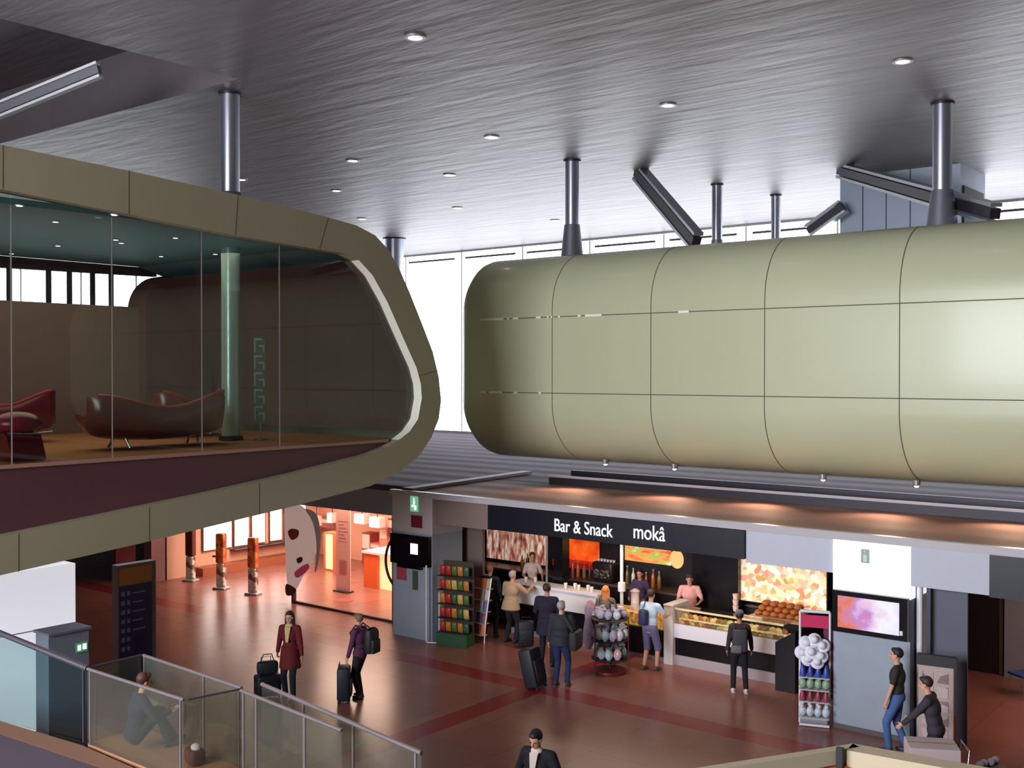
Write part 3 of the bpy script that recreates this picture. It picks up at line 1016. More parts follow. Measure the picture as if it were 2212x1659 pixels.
def lightbox(label, corners, v, m, th=0.08):
    (x0, y0), (x1, y1) = corners
    a = hv(x0, y0, v); b = hv(x1, y1, v)
    u0, u1 = sorted((a.x, b.x)); z0, z1 = sorted((a.z, b.z))
    t = thing('food_poster', label, 'poster', ((u0 + u1) / 2, v, z0))
    MB().box(u0 - 0.02, u1 + 0.02, v, v + th, z0 - 0.02, z1 + 0.02).build('casing', DARKM, t, world=True)
    MB().box(u0, u1, v - 0.006, v, z0, z1).build('picture', m, t, world=True)
    return t
lightbox('big backlit picture of pizza slices at the right end of the bar', ((1597, 1185), (1785, 1322)), 23.1, PIZ)
lightbox('orange backlit drink picture behind the left half of the bar', ((1210, 1155), (1295, 1222)), 24.08, ORP)
lightbox('backlit sandwich picture right of the white pole', ((1350, 1165), (1450, 1222)), 24.08, SND)
# plates and shapes on the pictures
o = tag(MB().ell(hv(1462, 1208, 24.06), 0.2, 0.02, 0.24, 20, 10).build('round_menu_disc', mat('peach_disc', (240, 186, 120), 0.5, emit=0.8), smooth=60), 'round peach coloured disc on the wall right of the sandwich picture', 'menu disc')
tag(MB().box(*[hv(1243 - 40, 1215, 23.9).x, hv(1300, 1215, 23.9).x], 23.7, 24.05, 1.36, 1.52).build('red_shelf', mat('bright_red', (196, 20, 22), 0.4, emit=0.25)), 'bright red shelf under the orange drink picture', 'shelf')
# left interior: picture wall with pale bottles and cups
lightbox('picture of pale cups and ice creams at the left end of the bar', ((1052, 1120), (1180, 1222)), 24.08, picture('cup_picture', [(0.0, (70, 26, 24)), (0.35, (122, 64, 56)), (0.5, (214, 150, 128)), (0.62, (250, 236, 214)), (0.75, (170, 96, 90)), (1.0, (60, 20, 26))], 3.0, kind='NOISE', emit=0.55, stretch=(2.6, 1, 0.8)))
bp_ = thing('bar_post', 'thin pale post at the left of the orange drink picture', 'post', (U(1181, 21.3), 21.3, 0))
MB().cyl((0, 0, 0.9), (0, 0, 3.25), 0.03, n=12).build('tube', CHROME, bp_, smooth=40)
MB().lathe([(0.06, 0.9), (0.06, 0.93), (0.03, 0.95)], n=14).build('foot_ring', CHROME, bp_)
bk_ = thing('bar_pier', 'black pier between the left picture and the orange picture in the bar', 'pier', (U(1195, 22.0), 22, 0))
MB().box(-0.14, 0.14, 0.2, 0.5, 1.42, 3.25).build('panel', BLACKG, bk_)
MB().box(-0.16, 0.16, 0.18, 0.52, 1.33, 1.42).build('base_trim', DARKM, bk_)
pole = thing('bar_pole', 'white metal pole with a round joint in front of the bar', 'pole', (U(1343, 21.25), 21.25, 0))
MB().cyl((0, 0, 0.0), (0, 0, 3.25), 0.04, n=14).build('tube', WHITET, pole, smooth=40)
MB().lathe([(0.04, 1.5), (0.09, 1.52), (0.09, 1.72), (0.04, 1.74)], n=16).build('joint', WHITET, pole, smooth=40)

# back counter with machines
bc = thing('back_counter', 'dark back counter along the bar wall', 'counter', (-15, 23.7, 0))
MB().box(-20.3, -11.5, 23.4, 24.05, 0, 1.1).build('cabinet', INT, bc, world=True)
MB().box(-20.35, -11.45, 23.35, 24.08, 1.1, 1.15).build('worktop', mat('steel_worktop', (140, 120, 112), 0.35, 0.6), bc, world=True)
cm = thing('coffee_machine', 'dark coffee machine with rows of cups on top behind the white pole', 'coffee machine', (U(1310, 23.6), 23.6, 1.15))
MB().rbox(0, 0, 0.27, 0.62, 0.45, 0.5, 0.04).build('body', mat('machine_dark', (62, 50, 50), 0.3, 0.6), cm, smooth=40)
for k in range(6):
    MB().lathe([(0.03, 0), (0.04, 0.06)], -0.24 + 0.095 * k, 0.05, 12).build('cup', WHITEG, cm).location = (0, -0.05, 0.52)
MB().box(-0.26, 0.26, -0.245, -0.225, 0.12, 0.34).build('front_panel', picture('machine_rows', [(0, (20, 16, 18)), (0.6, (60, 50, 50)), (1, (150, 130, 120))], 22, emit=0), cm)
def bottle(label, u, v, z, h, r, c, grp):
    t = thing('bottle', label, 'bottle', (u, v, z), 0, grp)
    MB().lathe([(r, 0), (r, h * .6), (r * .4, h * .76), (r * .36, h * .93)], n=12).build('glass', mat('bottle_%d_%d_%d' % c, c, 0.2), t, smooth=50)
    MB().lathe([(r * .42, h * .93), (r * .42, h)], n=12).build('cap', mat('cap_pale', (220, 200, 170), 0.4), t)
cols = [(206, 150, 92), (160, 60, 40), (232, 214, 190), (96, 60, 40), (222, 120, 60), (196, 186, 170), (120, 90, 50)]
xs = [1128, 1140, 1151, 1214, 1226, 1238, 1249, 1262, 1274, 1355, 1368, 1382, 1396, 1411, 1424]
for i, px in enumerate(xs):
    h = 0.24 + 0.1 * ((i * 7) % 4) / 3
    grp = 'bottles and jars on the back counter'
    c = cols[(i * 3) % 7]
    cn = {0: 'amber', 1: 'red brown', 2: 'cream', 3: 'dark brown', 4: 'orange', 5: 'pale grey', 6: 'olive brown'}[(i * 3) % 7]
    where = ['left of the black pier' if px < 1195 else 'below the orange picture' if px < 1290 else 'below the sandwich picture'][0]
    order = {1128: 'first', 1140: 'second', 1151: 'third', 1214: 'first', 1226: 'second', 1238: 'third', 1249: 'fourth', 1262: 'fifth', 1274: 'sixth', 1355: 'first', 1368: 'second', 1382: 'third', 1396: 'fourth', 1411: 'fifth', 1424: 'sixth'}[px]
    bottle('%s bottle on the back counter, %s from the left %s' % (cn, order, where), U(px, 23.7), 23.7, 1.15, h + 0.12, 0.05, c, grp)

# front counters
def counter(label, px0, px1, v, zt, bands, name='bar_counter', depth=0.7):
    u0, u1 = U(px0, v), U(px1, v)
    t = thing(name, label, 'counter', ((u0 + u1) / 2, v, 0))
    for nm, z0, z1, dv, m in bands:
        MB().box(u0, u1, v + dv, v + depth, z0, z1).build(nm, m, t, world=True)
    return t, u0, u1
KICK = mat('kickboard_grey', (170, 160, 168), 0.5)
cA, a0, a1 = counter('white fronted bar counter at the left, where customers lean', 1100, 1292, 21.4, 1.31,
    [('white_front', 0.80, 1.27, 0.0, WHITEG), ('worktop', 1.27, 1.31, -0.03, WHITEG), ('black_base', 0.15, 0.80, 0.05, BLACKG), ('kickboard', 0, 0.15, 0.08, KICK)], depth=0.5)
p = hv(1276, 1308, 21.39)
MB().ell((p.x, 21.392, p.z), 0.13, 0.006, 0.13, 14, 8).build('flower_print', mat('pink_print', (206, 150, 170), 0.5), cA, world=True)
cB, b0, b1 = counter('snack display counter right of the white pole with orange food', 1300, 1434, 21.4, 1.2,
    [('black_base', 0.12, 0.72, 0.0, BLACKG), ('food_bay', 0.72, 1.0, 0.12, picture('orange_snacks', [(0, (190, 110, 40)), (0.4, (240, 170, 70)), (0.7, (250, 214, 130)), (1, (180, 70, 40))], 12, emit=0.35)), ('kickboard', 0, 0.12, 0.06, KICK)])
MB().box(b0, b1, 21.4, 21.41, 0.72, 1.25).build('glass_front', CLEAR, cB, world=True)
cC, c0, c1 = counter('long white and black pastry counter at the right of the bar', 1456, 1692, 21.4, 1.3,
    [('white_band', 0.62, 0.93, 0.0, WHITEG), ('black_base', 0.22, 0.62, 0.06, BLACKG), ('kickboard', 0, 0.22, 0.02, KICK)])
MB().box(c0, c1, 21.43, 21.44, 0.93, 1.26).build('glass_front', CLEAR, cC, world=True)
MB().box(c0, c1, 21.43, 21.85, 1.26, 1.28).build('glass_top', CLEAR, cC, world=True)
MB().box(c0, c1, 21.42, 21.46, 1.245, 1.285).build('top_rail', mat('cream_rail', (226, 206, 160), 0.4), cC, world=True)
q0 = U(1436, 21.38)
wp = thing('counter_end_post', 'white upright panel between snack counter and pastry counter', 'panel', (q0, 21.36, 0))
MB().box(q0, c0 + 0.0, 21.34, 22.1, 0, 1.32).build('panel', WHITEG, wp, world=True)
MB().box(q0 - 0.01, c0 + 0.01, 21.33, 22.11, 1.32, 1.35).build('cap', WHITEG, wp, world=True)
# cups on the left counter
_c = None
for k, px in enumerate((1136, 1150, 1222, 1236, 1250, 1264, 1278)):
    if _c is None:
        _c = MB().lathe([(0.03, 0), (0.045, 0.1), (0.047, 0.12), (0.04, 0.11), (0.01, 0.02)], n=14).build('coffee_cup', mat('cup_cream', (238, 226, 214), 0.35), smooth=50); o = _c
    else:
        o = _c.copy(); COL.objects.link(o)
    o.location = (U(px, 21.6), 21.6 + 0.12 * (k % 2), 1.31)
    tag(o, 'white cup on the white counter, %s' % ('far left by the man in beige', 'just right of the man in beige', 'above the grey haired man', 'first right of the grey haired man', 'second right of the grey haired man', 'third right of the grey haired man', 'nearest the pink flower print')[k], 'cup', 'cups on the white counter')
jar = thing('juice_dispenser', 'round pale juice dispenser on the snack counter right of the white pole', 'dispenser', (U(1372, 21.8), 21.8, 1.0))
MB().lathe([(0.12, 0), (0.12, 0.1), (0.1, 0.12), (0.1, 0.42), (0.12, 0.44), (0.04, 0.5)], n=20).build('bowl', mat('dispenser_pale', (216, 200, 206), 0.25), jar, smooth=50)
MB().cyl((0, -0.12, 0.06), (0, -0.17, 0.04), 0.015, n=8).build('tap', CHROME, jar)
# pastries in the case
PAST = [mat('pastry_gold', (236, 190, 110), 0.6, var=0.2, scale=20), mat('pastry_cream', (246, 226, 160), 0.6, var=0.15, scale=20), mat('pastry_brown', (176, 104, 50), 0.6, var=0.2, scale=20), mat('pastry_green', (150, 140, 70), 0.6, var=0.2, scale=20)]
pm = []
for k in range(4):
    mb = MB()
    for j in range(6):
        an = (j - 2.5) * 0.35
        rr = 0.028 + 0.014 * (1 - abs(j - 2.5) / 2.5)
        mb.ell((0.085 * math.sin(an), 0.03 * math.cos(an) - 0.02, rr * .8), 0.022, rr, rr * .9, 10, 6)
    pm.append(mb)
protos = {}
nC = 20
for row in range(2):
    for k in range(nC):
        kk = (k * 5 + row * 3) % 4 if k > 5 else (2 if k % 2 else 0)
        u = c0 + 0.12 + (c1 - c0 - 0.24) * k / (nC - 1)
        v = 21.53 + 0.17 * row
        z = 0.93 + 0.09 * row
        lab = '%s pastry in the %s row of the glass case on the white and black counter' % (('golden', 'cream', 'brown', 'greenish')[kk], ('front', 'rear')[row])
        if kk not in protos:
            o = pm[kk].build('pastry', PAST[kk], smooth=60)
            protos[kk] = o
        else:
            o = protos[kk].copy(); COL.objects.link(o)
        o.location = (u, v, z); o.rotation_euler = (0, 0, (k * 1.7) % 0.8 - 0.4); o.scale = (1.25, 1.25, 1.25 + row * 0.4)
        tag(o, lab, 'pastry', ('front', 'rear')[row] + ' row pastries in the glass case, ' + ('golden', 'cream', 'brown', 'greenish')[kk])
MB().box(c0, c1, 21.62, 21.84, 0.93, 1.015).build('inner_step', mat('step_cream', (240, 220, 170), 0.5, emit=0.15), cC, world=True)
# bread stack behind, right end
sh = thing('bread_shelf', 'cream shelf piled with brown loaves below the pizza picture', 'shelf', (U(1690, 22.5), 22.5, 0))
sa, sb = U(1628, 22.5), U(1752, 22.5)
MB().box(sa, sb, 22.3, 22.9, 0, 1.12).build('cabinet', INT, sh, world=True)
MB().box(sa - 0.02, sb + 0.02, 22.24, 22.92, 1.12, 1.16).build('worktop', mat('cream_worktop', (232, 200, 160), 0.4), sh, world=True)
loaf = None
n = 0
for row in range(3):
    for k in range(7 - row):
        u = sa + 0.14 + 0.19 * k + 0.09 * row
        if u > sb - 0.06: continue
        if loaf is None:
            loaf = MB().ell((0, 0, 0.06), 0.1, 0.15, 0.065, 14, 8).build('bread_loaf', mat('crust_brown', (186, 108, 54), 0.6, var=0.25, scale=14), smooth=60)
            o = loaf
        else:
            o = loaf.copy(); COL.objects.link(o)
        o.location = (u, 22.5, 1.16 + 0.115 * row)
        tag(o, 'brown bread loaf in the %s layer of the pile below the pizza picture' % ('bottom', 'middle', 'top')[row], 'bread', '%s layer of loaves' % ('bottom', 'middle', 'top')[row])
db = thing('black_end_cabinet', 'black cabinet end closing the pastry counter at the right', 'cabinet', (c1 + 0.2, 21.3, 0))
MB().box(c1 + 0.01, c1 + 0.45, 21.0, 22.1, 0, 1.0).build('body', BLACKG, db, world=True)
MB().add([(c1 + 0.01, 21.0, 1.0), (c1 + 0.45, 21.0, 1.28), (c1 + 0.45, 22.1, 1.28), (c1 + 0.01, 22.1, 1.0), (c1 + 0.45, 21.0, 1.0), (c1 + 0.45, 22.1, 1.0)], [(0, 1, 2, 3), (0, 4, 1), (3, 2, 5), (1, 4, 5, 2)]).build('sloped_lid', BLACKG, db, world=True)
# napkin / flower items near the woman at the counter
vs_ = thing('cup_tower', 'stack of pale cups on the pastry counter beside the dark clothed woman', 'cups', (U(1580, 21.75), 21.95, 1.29))
for k in range(3):
    MB().lathe([(0.05, 0.13 * k), (0.07, 0.13 * k + 0.12)], n=14).build('cup', mat('cup_pale', (226, 200, 190), 0.4), vs_)

# ---- left glass-fronted shop
GF = 20.35
struct(MB().box(-24.4, -19.56, GF, GF + 0.15, 2.82, 3.45).build('shop_fascia', mat('bluish_grey_fascia', (134, 134, 152), 0.6)))
gs = thing('shop_window', 'tall clear shop window with a face poster left of the grey pillar', 'shop window', (-22, GF, 0))
MB().box(-24.36, -19.6, GF + 0.02, GF + 0.035, 0.06, 2.82).build('glass_pane', glass('shop_glass', (248, 244, 242), 0.02), gs, world=True)
MB().box(-24.4, -19.58, GF - 0.02, GF + 0.06, 0, 0.06).build('sill', mat('sill_dark', (84, 56, 52), 0.5), gs, world=True)
MB().box(-24.46, -24.36, GF - 0.04, GF + 0.06, 0, 2.82).build('corner_post', mat('post_mauve', (96, 70, 80), 0.5), gs, world=True)
struct(MB().box(-30.35, -30.2, 20.0, 30, 0, 3.3).build('wall_shop', mat('peach_shop_wall', (222, 176, 152), 0.7)))
struct(MB().box(-30.6, -30.2, 19.5, 20.05, 0, 3.4).build('wall_shop_end', mat('mauve_panel', (150, 112, 116), 0.7)))
# lit white panels on the shop side wall
LBX = mat('white_lightbox', (255, 250, 244), 0.5, emit=2.2)
us = -30.18
prev = None
def PV(px): return hu(px, 1160, us).y
for i, (x0, x1) in enumerate(((436, 500), (503, 537), (541, 572), (580, 608), (612, 660))):
    t = thing('light_panel', 'backlit white display panel on the shop wall, %s from the left' % ('first', 'second', 'third', 'fourth', 'fifth')[i], 'light panel', (us, PV(x0), 0.72), 0, 'backlit panels on the shop side wall')
    MB().box(us, us + 0.05, PV(x0), PV(x1), 0.72, 2.7).build('casing', mat('casing_brown', (120, 72, 60), 0.6), t, world=True)
    MB().box(us + 0.05, us + 0.056, PV(x0) + 0.04, PV(x1) - 0.04, 0.76, 2.66).build('diffuser', LBX, t, world=True)
tag(MB().box(us, us + 0.3, PV(497), PV(660), 0.62, 0.68).build('display_ledge', mat('ledge_dark', (56, 34, 34), 0.5)), 'thin dark ledge below the backlit shop panels', 'ledge')
tag(MB().box(us, us + 0.45, PV(420), PV(660), 0, 0.26).build('low_plinth', mat('plinth_brown', (160, 92, 66), 0.6)), 'low brown plinth along the shop side wall', 'plinth')
# three slim product towers at the shop entrance
TWT = picture('tower_prints_top', [(0, (120, 50, 24)), (0.35, (190, 84, 40)), (0.6, (226, 130, 70)), (1, (150, 44, 40))], 5, emit=0.08)
TWB = picture('tower_prints_base', [(0, (90, 110, 100)), (0.35, (196, 196, 186)), (0.6, (226, 214, 200)), (0.8, (150, 90, 70)), (1, (90, 80, 90))], 7, emit=0.05)
for i, (px, py, lb) in enumerate(((478, 1272, 'slim product tower with orange top, middle one at the shop entrance'), (547, 1284, 'slim product tower with dark red top, nearest the shop window'), (412, 1255, 'slim dark topped product tower farthest left by the shop wall'))):
    p = hz(px, py, 0)
    t = thing('product_tower', lb, 'display', (p.x, p.y, 0), math.radians(20), 'slim product towers at the shop entrance')
    MB().rbox(0, 0, 0.03, 0.42, 0.34, 0.06, 0.02).build('foot', mat('tower_foot', (180, 180, 190), 0.4), t)
    MB().rbox(0, 0, 0.42, 0.26, 0.2, 0.72, 0.04).build('lower_print', TWB, t)
    MB().rbox(0, 0, 1.24, 0.28, 0.22, 0.90, 0.04).build('upper_print', TWT if i != 2 else mat('tower_dark_top', (96, 44, 36), 0.5, var=0.3), t)
    MB().rbox(-0.22 if i == 0 else 0.0, 0, 0.98, 0.16, 0.1, 0.06, 0.02).build('side_tag', mat('tag_orange', (190, 96, 50), 0.5), t)

# face poster on the window (flat print)
fp = thing('face_poster', 'tall window poster of a pale face with red lips left of the shop', 'poster', (-24.1, GF - 0.03, 0.4))
def flat(pts, v, th=0.004):
    q = [hv(x, y, v) for x, y in pts]
    return MB().prism([(p.x, p.z) for p in q], lambda a, b: (a, v, b), lambda a, b: (a, v - th, b))
def smoothloop(pts, n=6):
    out = []
    N = len(pts)
    for i in range(N):
        p0, p1, p2, p3 = pts[i - 1], pts[i], pts[(i + 1) % N], pts[(i + 2) % N]
        for k in range(n):
            t = k / n
            out.append(tuple(0.5 * ((2 * p1[j]) + (-p0[j] + p2[j]) * t + (2 * p0[j] - 5 * p1[j] + 4 * p2[j] - p3[j]) * t * t + (-p0[j] + 3 * p1[j] - 3 * p2[j] + p3[j]) * t ** 3) for j in (0, 1)))
    return out
VP = GF - 0.06
flat(smoothloop([(617, 1090), (655, 1095), (676, 1130), (682, 1175), (676, 1215), (655, 1245), (640, 1272), (622, 1268), (616, 1180)]), VP).build('face_print', mat('face_print_skin', (214, 184, 176), 0.6, emit=0.4), fp, world=True)
flat(smoothloop([(622, 1150), (630, 1142), (645, 1146), (643, 1160), (630, 1166)]), VP - 0.005).build('eye_print', mat('eye_print_red', (168, 84, 66), 0.6), fp, world=True)
flat(smoothloop([(641, 1207), (652, 1203), (653, 1212), (644, 1217)]), VP - 0.005).build('nostril_print', mat('nostril_dark', (96, 52, 56), 0.6), fp, world=True)
flat(smoothloop([(636, 1238), (648, 1226), (664, 1218), (668, 1226), (656, 1240), (642, 1248)]), VP - 0.005).build('lip_print', mat('lip_red', (168, 60, 84), 0.6, emit=0.3), fp, world=True)
flat(smoothloop([(660, 1100), (684, 1112), (693, 1160), (688, 1215), (680, 1236), (684, 1180), (676, 1130)]), VP - 0.003).build('hair_print', mat('hair_print_grey', (140, 124, 124), 0.6, emit=0.2), fp, world=True)
flat(smoothloop([(618, 1262), (634, 1268), (640, 1276), (630, 1286), (618, 1284)]), VP - 0.006).build('neck_print', mat('neck_dark', (92, 46, 50), 0.6), fp, world=True)
# ring decal
rg = thing('ring_sign', 'large dark red ring standing in the shop window beside the grey pillar', 'ring', (U(872, GF - 0.05), GF - 0.05, 0))
c = hv(872, 1216, GF - 0.05)
R_ = 0.66
MB().tube([(c.x + R_ * math.cos(2 * PI * k / 40), GF - 0.05, c.z + R_ * 1.12 * math.sin(2 * PI * k / 40)) for k in range(41)], 0.035, 8).build('ring', mat('ring_maroon', (74, 24, 34), 0.5), rg, world=True, smooth=60)
MB().box(c.x - 0.04, c.x + 0.04, GF - 0.07, GF - 0.03, 0.0, c.z - R_ * 1.12).build('stem', mat('ring_maroon', (74, 24, 34), 0.5), rg, world=True)
# shop interior furniture
SHL = mat('peach_board', (232, 176, 150), 0.6)
cnt = thing('shop_counter', 'orange and white curved counter inside the shop', 'counter', (-21.4, 23.5, 0))
x0_, x1_ = U(786, 23.2), U(815, 23.2)
MB().box(x0_, x1_, 23.2, 24.4, 0, 1.05).build('orange_side', mat('orange_lacquer', (206, 96, 44), 0.35, emit=0.12), cnt, world=True)
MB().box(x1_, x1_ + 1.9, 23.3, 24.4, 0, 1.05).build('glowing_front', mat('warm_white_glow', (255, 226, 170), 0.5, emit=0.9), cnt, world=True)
MB().box(x0_ - 0.05, x1_ + 1.95, 23.15, 24.45, 1.05, 1.12).build('worktop', WHITEG, cnt, world=True)
st = thing('glowing_pillar', 'narrow glowing white case inside the shop left of the pink banner', 'display case', (U(712, 24.4), 24.4, 0))
MB().box(-0.3, 0.3, 0, 0.4, 0, 1.25).build('frame', mat('frame_orange_brown', (196, 120, 76), 0.5), st)
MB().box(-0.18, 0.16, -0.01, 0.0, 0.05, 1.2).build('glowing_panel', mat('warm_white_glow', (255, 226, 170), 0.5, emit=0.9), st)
bn = thing('pink_banner', 'tall pale pink banner with faint writing inside the shop', 'banner', (U(742, 22.3), 22.3, 0))
MB().rbox(0, 0, 0.02, 0.62, 0.3, 0.04, 0.01).build('foot', DARKM, bn)
MB().box(-0.31, 0.31, -0.015, 0.015, 0.04, 2.6).build('panel', mat('pink_board', (228, 176, 166), 0.6, emit=0.12), bn)
lnm = MB()
for k in range(7):
    lnm.box(-0.2, 0.2 - 0.08 * (k % 3), -0.02, -0.016, 1.5 + 0.1 * k, 1.53 + 0.1 * k)
lnm.box(-0.16, 0.16, -0.02, -0.016, 0.5, 0.95)
lnm.build('faint_print', mat('pink_print_dark', (206, 140, 136), 0.6), bn)
for i, (x, y, w_, h_, c_) in enumerate(((694, 1118, 26, 24, (170, 96, 90)), (660, 1112, 30, 30, (196, 130, 110)), (705, 1160, 22, 40, (130, 60, 50)), (782, 1150, 18, 70, (150, 66, 56)), (820, 1140, 16, 46, (220, 150, 130)), (838, 1120, 16, 40, (140, 66, 66)), (800, 1172, 20, 22, (200, 120, 110)))):
    a = hv(x, y, 26); b = hv(x + w_, y + h_, 26)
    t = thing('shop_shelf_unit', 'wall unit inside the shop, %s' % ('dark pink one high up', 'peach one behind the poster face', 'brown one above the glowing case', 'tall brown one right of the pink banner', 'pale one above the counter', 'maroon one high beside the pillar', 'rose one just over the counter')[i], 'shelf unit', (a.x, 26, b.z))
    MB().box(a.x, b.x, 26, 26.4, b.z, a.z).build('body', mat('unit_%d_%d_%d' % c_, c_, 0.6), t, world=True)
    MB().box(a.x + .03, b.x - .03, 25.98, 26.0, (a.z + b.z) / 2, a.z - 0.05).build('face_panel', mat('unit_pale', (244, 220, 206), 0.6), t, world=True)
struct(MB().box(-30.2, -20.6, 26.4, 26.5, 0, 3.3).build('wall_shop_back', SHL))
for i, (px, py, lb) in enumerate(((782, 1120, 'bright ceiling light panel inside the shop near the pink banner'), (815, 1128, 'bright ceiling light panel inside the shop above the counter'), (684, 1125, 'bright ceiling light panel inside the shop behind the poster face'), (718, 1118, 'small bright light panel inside the shop left of the pink banner'))):
    p = hv(px, py, 25.6)
    t = thing('shop_light', lb, 'light', (p.x, p.y, p.z), 0, 'shop light panels')
    MB().rbox(0, 0, 0, 0.5 if i < 2 else 0.25, 0.3, 0.36, 0.03).build('housing', mat('lamp_housing_white', (240, 236, 230), 0.5), t)
    MB().box(-0.01, 0.01, -0.01, 0.01, 0.18, 3.3 - p.z).build('hanger', DARKM, t)
    MB().box(-0.22 if i < 2 else -0.1, 0.22 if i < 2 else 0.1, -0.16, -0.15, -0.15, 0.15).build('diffuser', LBX, t)
floor_decal = hz(745, 1296, 0.002)
tag(MB().lathe([(0.01, 0), (0.28, 0), (0.28, 0.006), (0.01, 0.006)], n=24).build('floor_sticker', mat('sticker_brown', (150, 70, 60), 0.5)), 'round brown sticker on the shop floor in front of the pink banner', 'sticker').location = (hz(742, 1297).x, hz(742, 1297).y, 0.001)

# ---- far left things
wb = thing('white_wall_block', 'large white block with added glow at far left behind the glass railing', 'wall block', (-19.3, 7, 0))
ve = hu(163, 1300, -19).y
MB().box(-20.2, -19.0, 0.5, ve, 0.12, 3.05).build('body', mat('white_block_added_glow', (226, 226, 236), 0.5, emit=0.75), wb, world=True)  # emission added so the white block reads as strongly lit
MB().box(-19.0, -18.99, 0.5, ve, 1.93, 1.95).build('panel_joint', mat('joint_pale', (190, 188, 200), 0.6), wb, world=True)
MB().box(-20.15, -19.05, 0.5, ve - 0.05, 0, 0.12).build('plinth', DARKM, wb, world=True)
gb = thing('grey_block', 'lower grey block with an exit light on it in front of the white block', 'wall block', (-16.7, 9, 0))
v0_, v1_ = hu(105, 1400, -16.5).y, hu(192, 1400, -16.5).y
MB().box(-16.9, -16.5, v0_, v1_, 0, 2.42).build('body', mat('grey_lilac_board', (128, 124, 138), 0.6, var=0.04), gb, world=True)
MB().box(-16.95, -16.45, v0_ - 0.02, v1_ + 0.02, 2.42, 2.46).build('cap', mat('cap_grey', (108, 104, 118), 0.6), gb, world=True)
p = hu(177, 1408, -16.48)
exit_sign('small lit green exit light on the grey block at left', (-16.475, p.y, p.z), 0.2, 0.15, True)

tu = -20.3
tv0, tv1 = hu(255, 1350, tu).y, hu(337, 1350, tu).y
tt = thing('information_totem', 'tall navy information totem with a yellow header at left', 'information totem', (tu, (tv0 + tv1) / 2, 0))
MB().box(tu - 0.22, tu, tv0, tv1, 0.0, 2.62).build('casing', mat('totem_brown_grey', (96, 80, 74), 0.5), tt, world=True)
MB().box(tu, tu + 0.012, tv0 + 0.03, tv1 - 0.1, 2.2, 2.56).build('yellow_header', mat('totem_yellow', (150, 96, 34), 0.5), tt, world=True)
MB().box(tu, tu + 0.010, tv0 + 0.03, tv1 - 0.1, 0.12, 2.18).build('navy_panel', mat('totem_navy', (34, 24, 70), 0.4), tt, world=True)
im = MB()
for k in range(7):
    z = 1.98 - 0.19 * k
    im.box(tu + 0.010, tu + 0.014, tv0 + 0.07, tv0 + 0.15, z, z + 0.09)
    im.box(tu + 0.010, tu + 0.014, tv0 + 0.20, tv0 + 0.27, z, z + 0.09)
    if k < 5: im.box(tu + 0.010, tu + 0.013, tv0 + 0.33, tv0 + 0.62 - 0.05 * (k % 2), z + 0.02, z + 0.05)
im.build('pictogram_rows', mat('totem_pictogram', (108, 104, 150), 0.5), tt, world=True)
rs = hv(271, 1207, 24)
t = thing('red_sign', 'dark red sign above the totem under the lounge pod', 'sign', (-27.5, 17, 2.6))
a_, b2 = hu(250, 1196, -27.5), hu(293, 1218, -27.5)
MB().box(-27.6, -27.5, a_.y, b2.y, b2.z, a_.z + 0.5).build('panel', mat('sign_maroon', (110, 12, 34), 0.5), t, world=True)
MB().box(-27.68, -27.6, (a_.y + b2.y) / 2 - 0.04, (a_.y + b2.y) / 2 + 0.04, 0, a_.z + 0.4).build('post', DARKM, t, world=True)
struct(MB().box(UL, -28.2, 13, 23, 3.35, 3.45).build('ceiling_left', mat('soffit_grey', (120, 118, 126), 0.7)))
fc = thing('white_counter', 'white counter far left behind the totem', 'counter', (-36, 17, 0))
MB().box(-40.6, -40, 13.5, 20, 0, 1.0).build('body', WHITEG, fc, world=True)
MB().box(-40.7, -39.9, 13.4, 20.1, 1.0, 1.05).build('worktop', mat('counter_dark_edge', (60, 56, 70), 0.5), fc, world=True)
# ================================================================ LOUNGE INTERIOR
REDV = mat('red_vinyl', (150, 26, 40), 0.3, coat=0.2)
REDD = mat('deep_red_vinyl', (104, 14, 26), 0.25, coat=0.3)
def wave_sofa(label, p, rz, L=3.1, hl=0.86, hr=0.98, name='wave_sofa'):
    """shell-shaped lounge sofa: one thick bent shell, inner cushion, steel legs; length along local y, back towards +x (camera)"""
    t = thing(name, label, 'sofa', p, rz)
    N = 22
    def top(s):   # s in 0..1 along the length
        return 0.62 + 0.15 * math.cos(2 * PI * s * 0.95) * (1 - 0.1 * s) + 0.10 * s
    rings = []
    for i in range(N + 1):
        s = i / N
        y = (s - 0.5) * L
        e = math.sin(PI * min(max(s, 0.0), 1.0)) ** 0.28 if 0 < s < 1 else 0.12
        zt = top(s) + 0.22
        zb_ = 0.14 + 0.30 * (1 - e)
        w_ = 0.62 * (0.55 + 0.45 * e)
        # cross-section: outer back (camera side +x) curls under the seat
        sec = [(0.42 * e, zt), (0.50 * e, zt - 0.12), (0.46 * e, (zt + zb_) / 2), (0.30 * e, zb_ + 0.05), (0.0, zb_), (-0.35 * e, zb_ + 0.03), (-w_, zb_ + 0.18),
               (-w_ + 0.02, zb_ + 0.26), (-0.30 * e, zb_ + 0.22), (0.02, zb_ + 0.25), (0.22 * e, (zt + zb_) / 2 + 0.02), (0.34 * e, zt - 0.05)]
        rings.append([(a, y, b) for a, b in sec])
    MB().loft(rings).build('shell', REDD, t, smooth=50)
    MB().tube([(rings[i][0][0] - 0.03, rings[i][0][1], rings[i][0][2] + 0.01) for i in range(1, N)], 0.045, 8).build('top_piping', REDV, t, smooth=60)
    for sy in (-1, 1):
        MB().tube([(0.1, sy * L * 0.27, 0.3), (0.25, sy * L * 0.25, 0.02)], 0.025, 8).build('leg', CHROME, t)
        MB().tube([(-0.1, sy * L * 0.27, 0.3), (-0.3, sy * L * 0.29, 0.02)], 0.025, 8).build('leg', CHROME, t)
    return t
c1_ = hz(240, 972, FZ); c2_ = hz(455, 958, FZ)
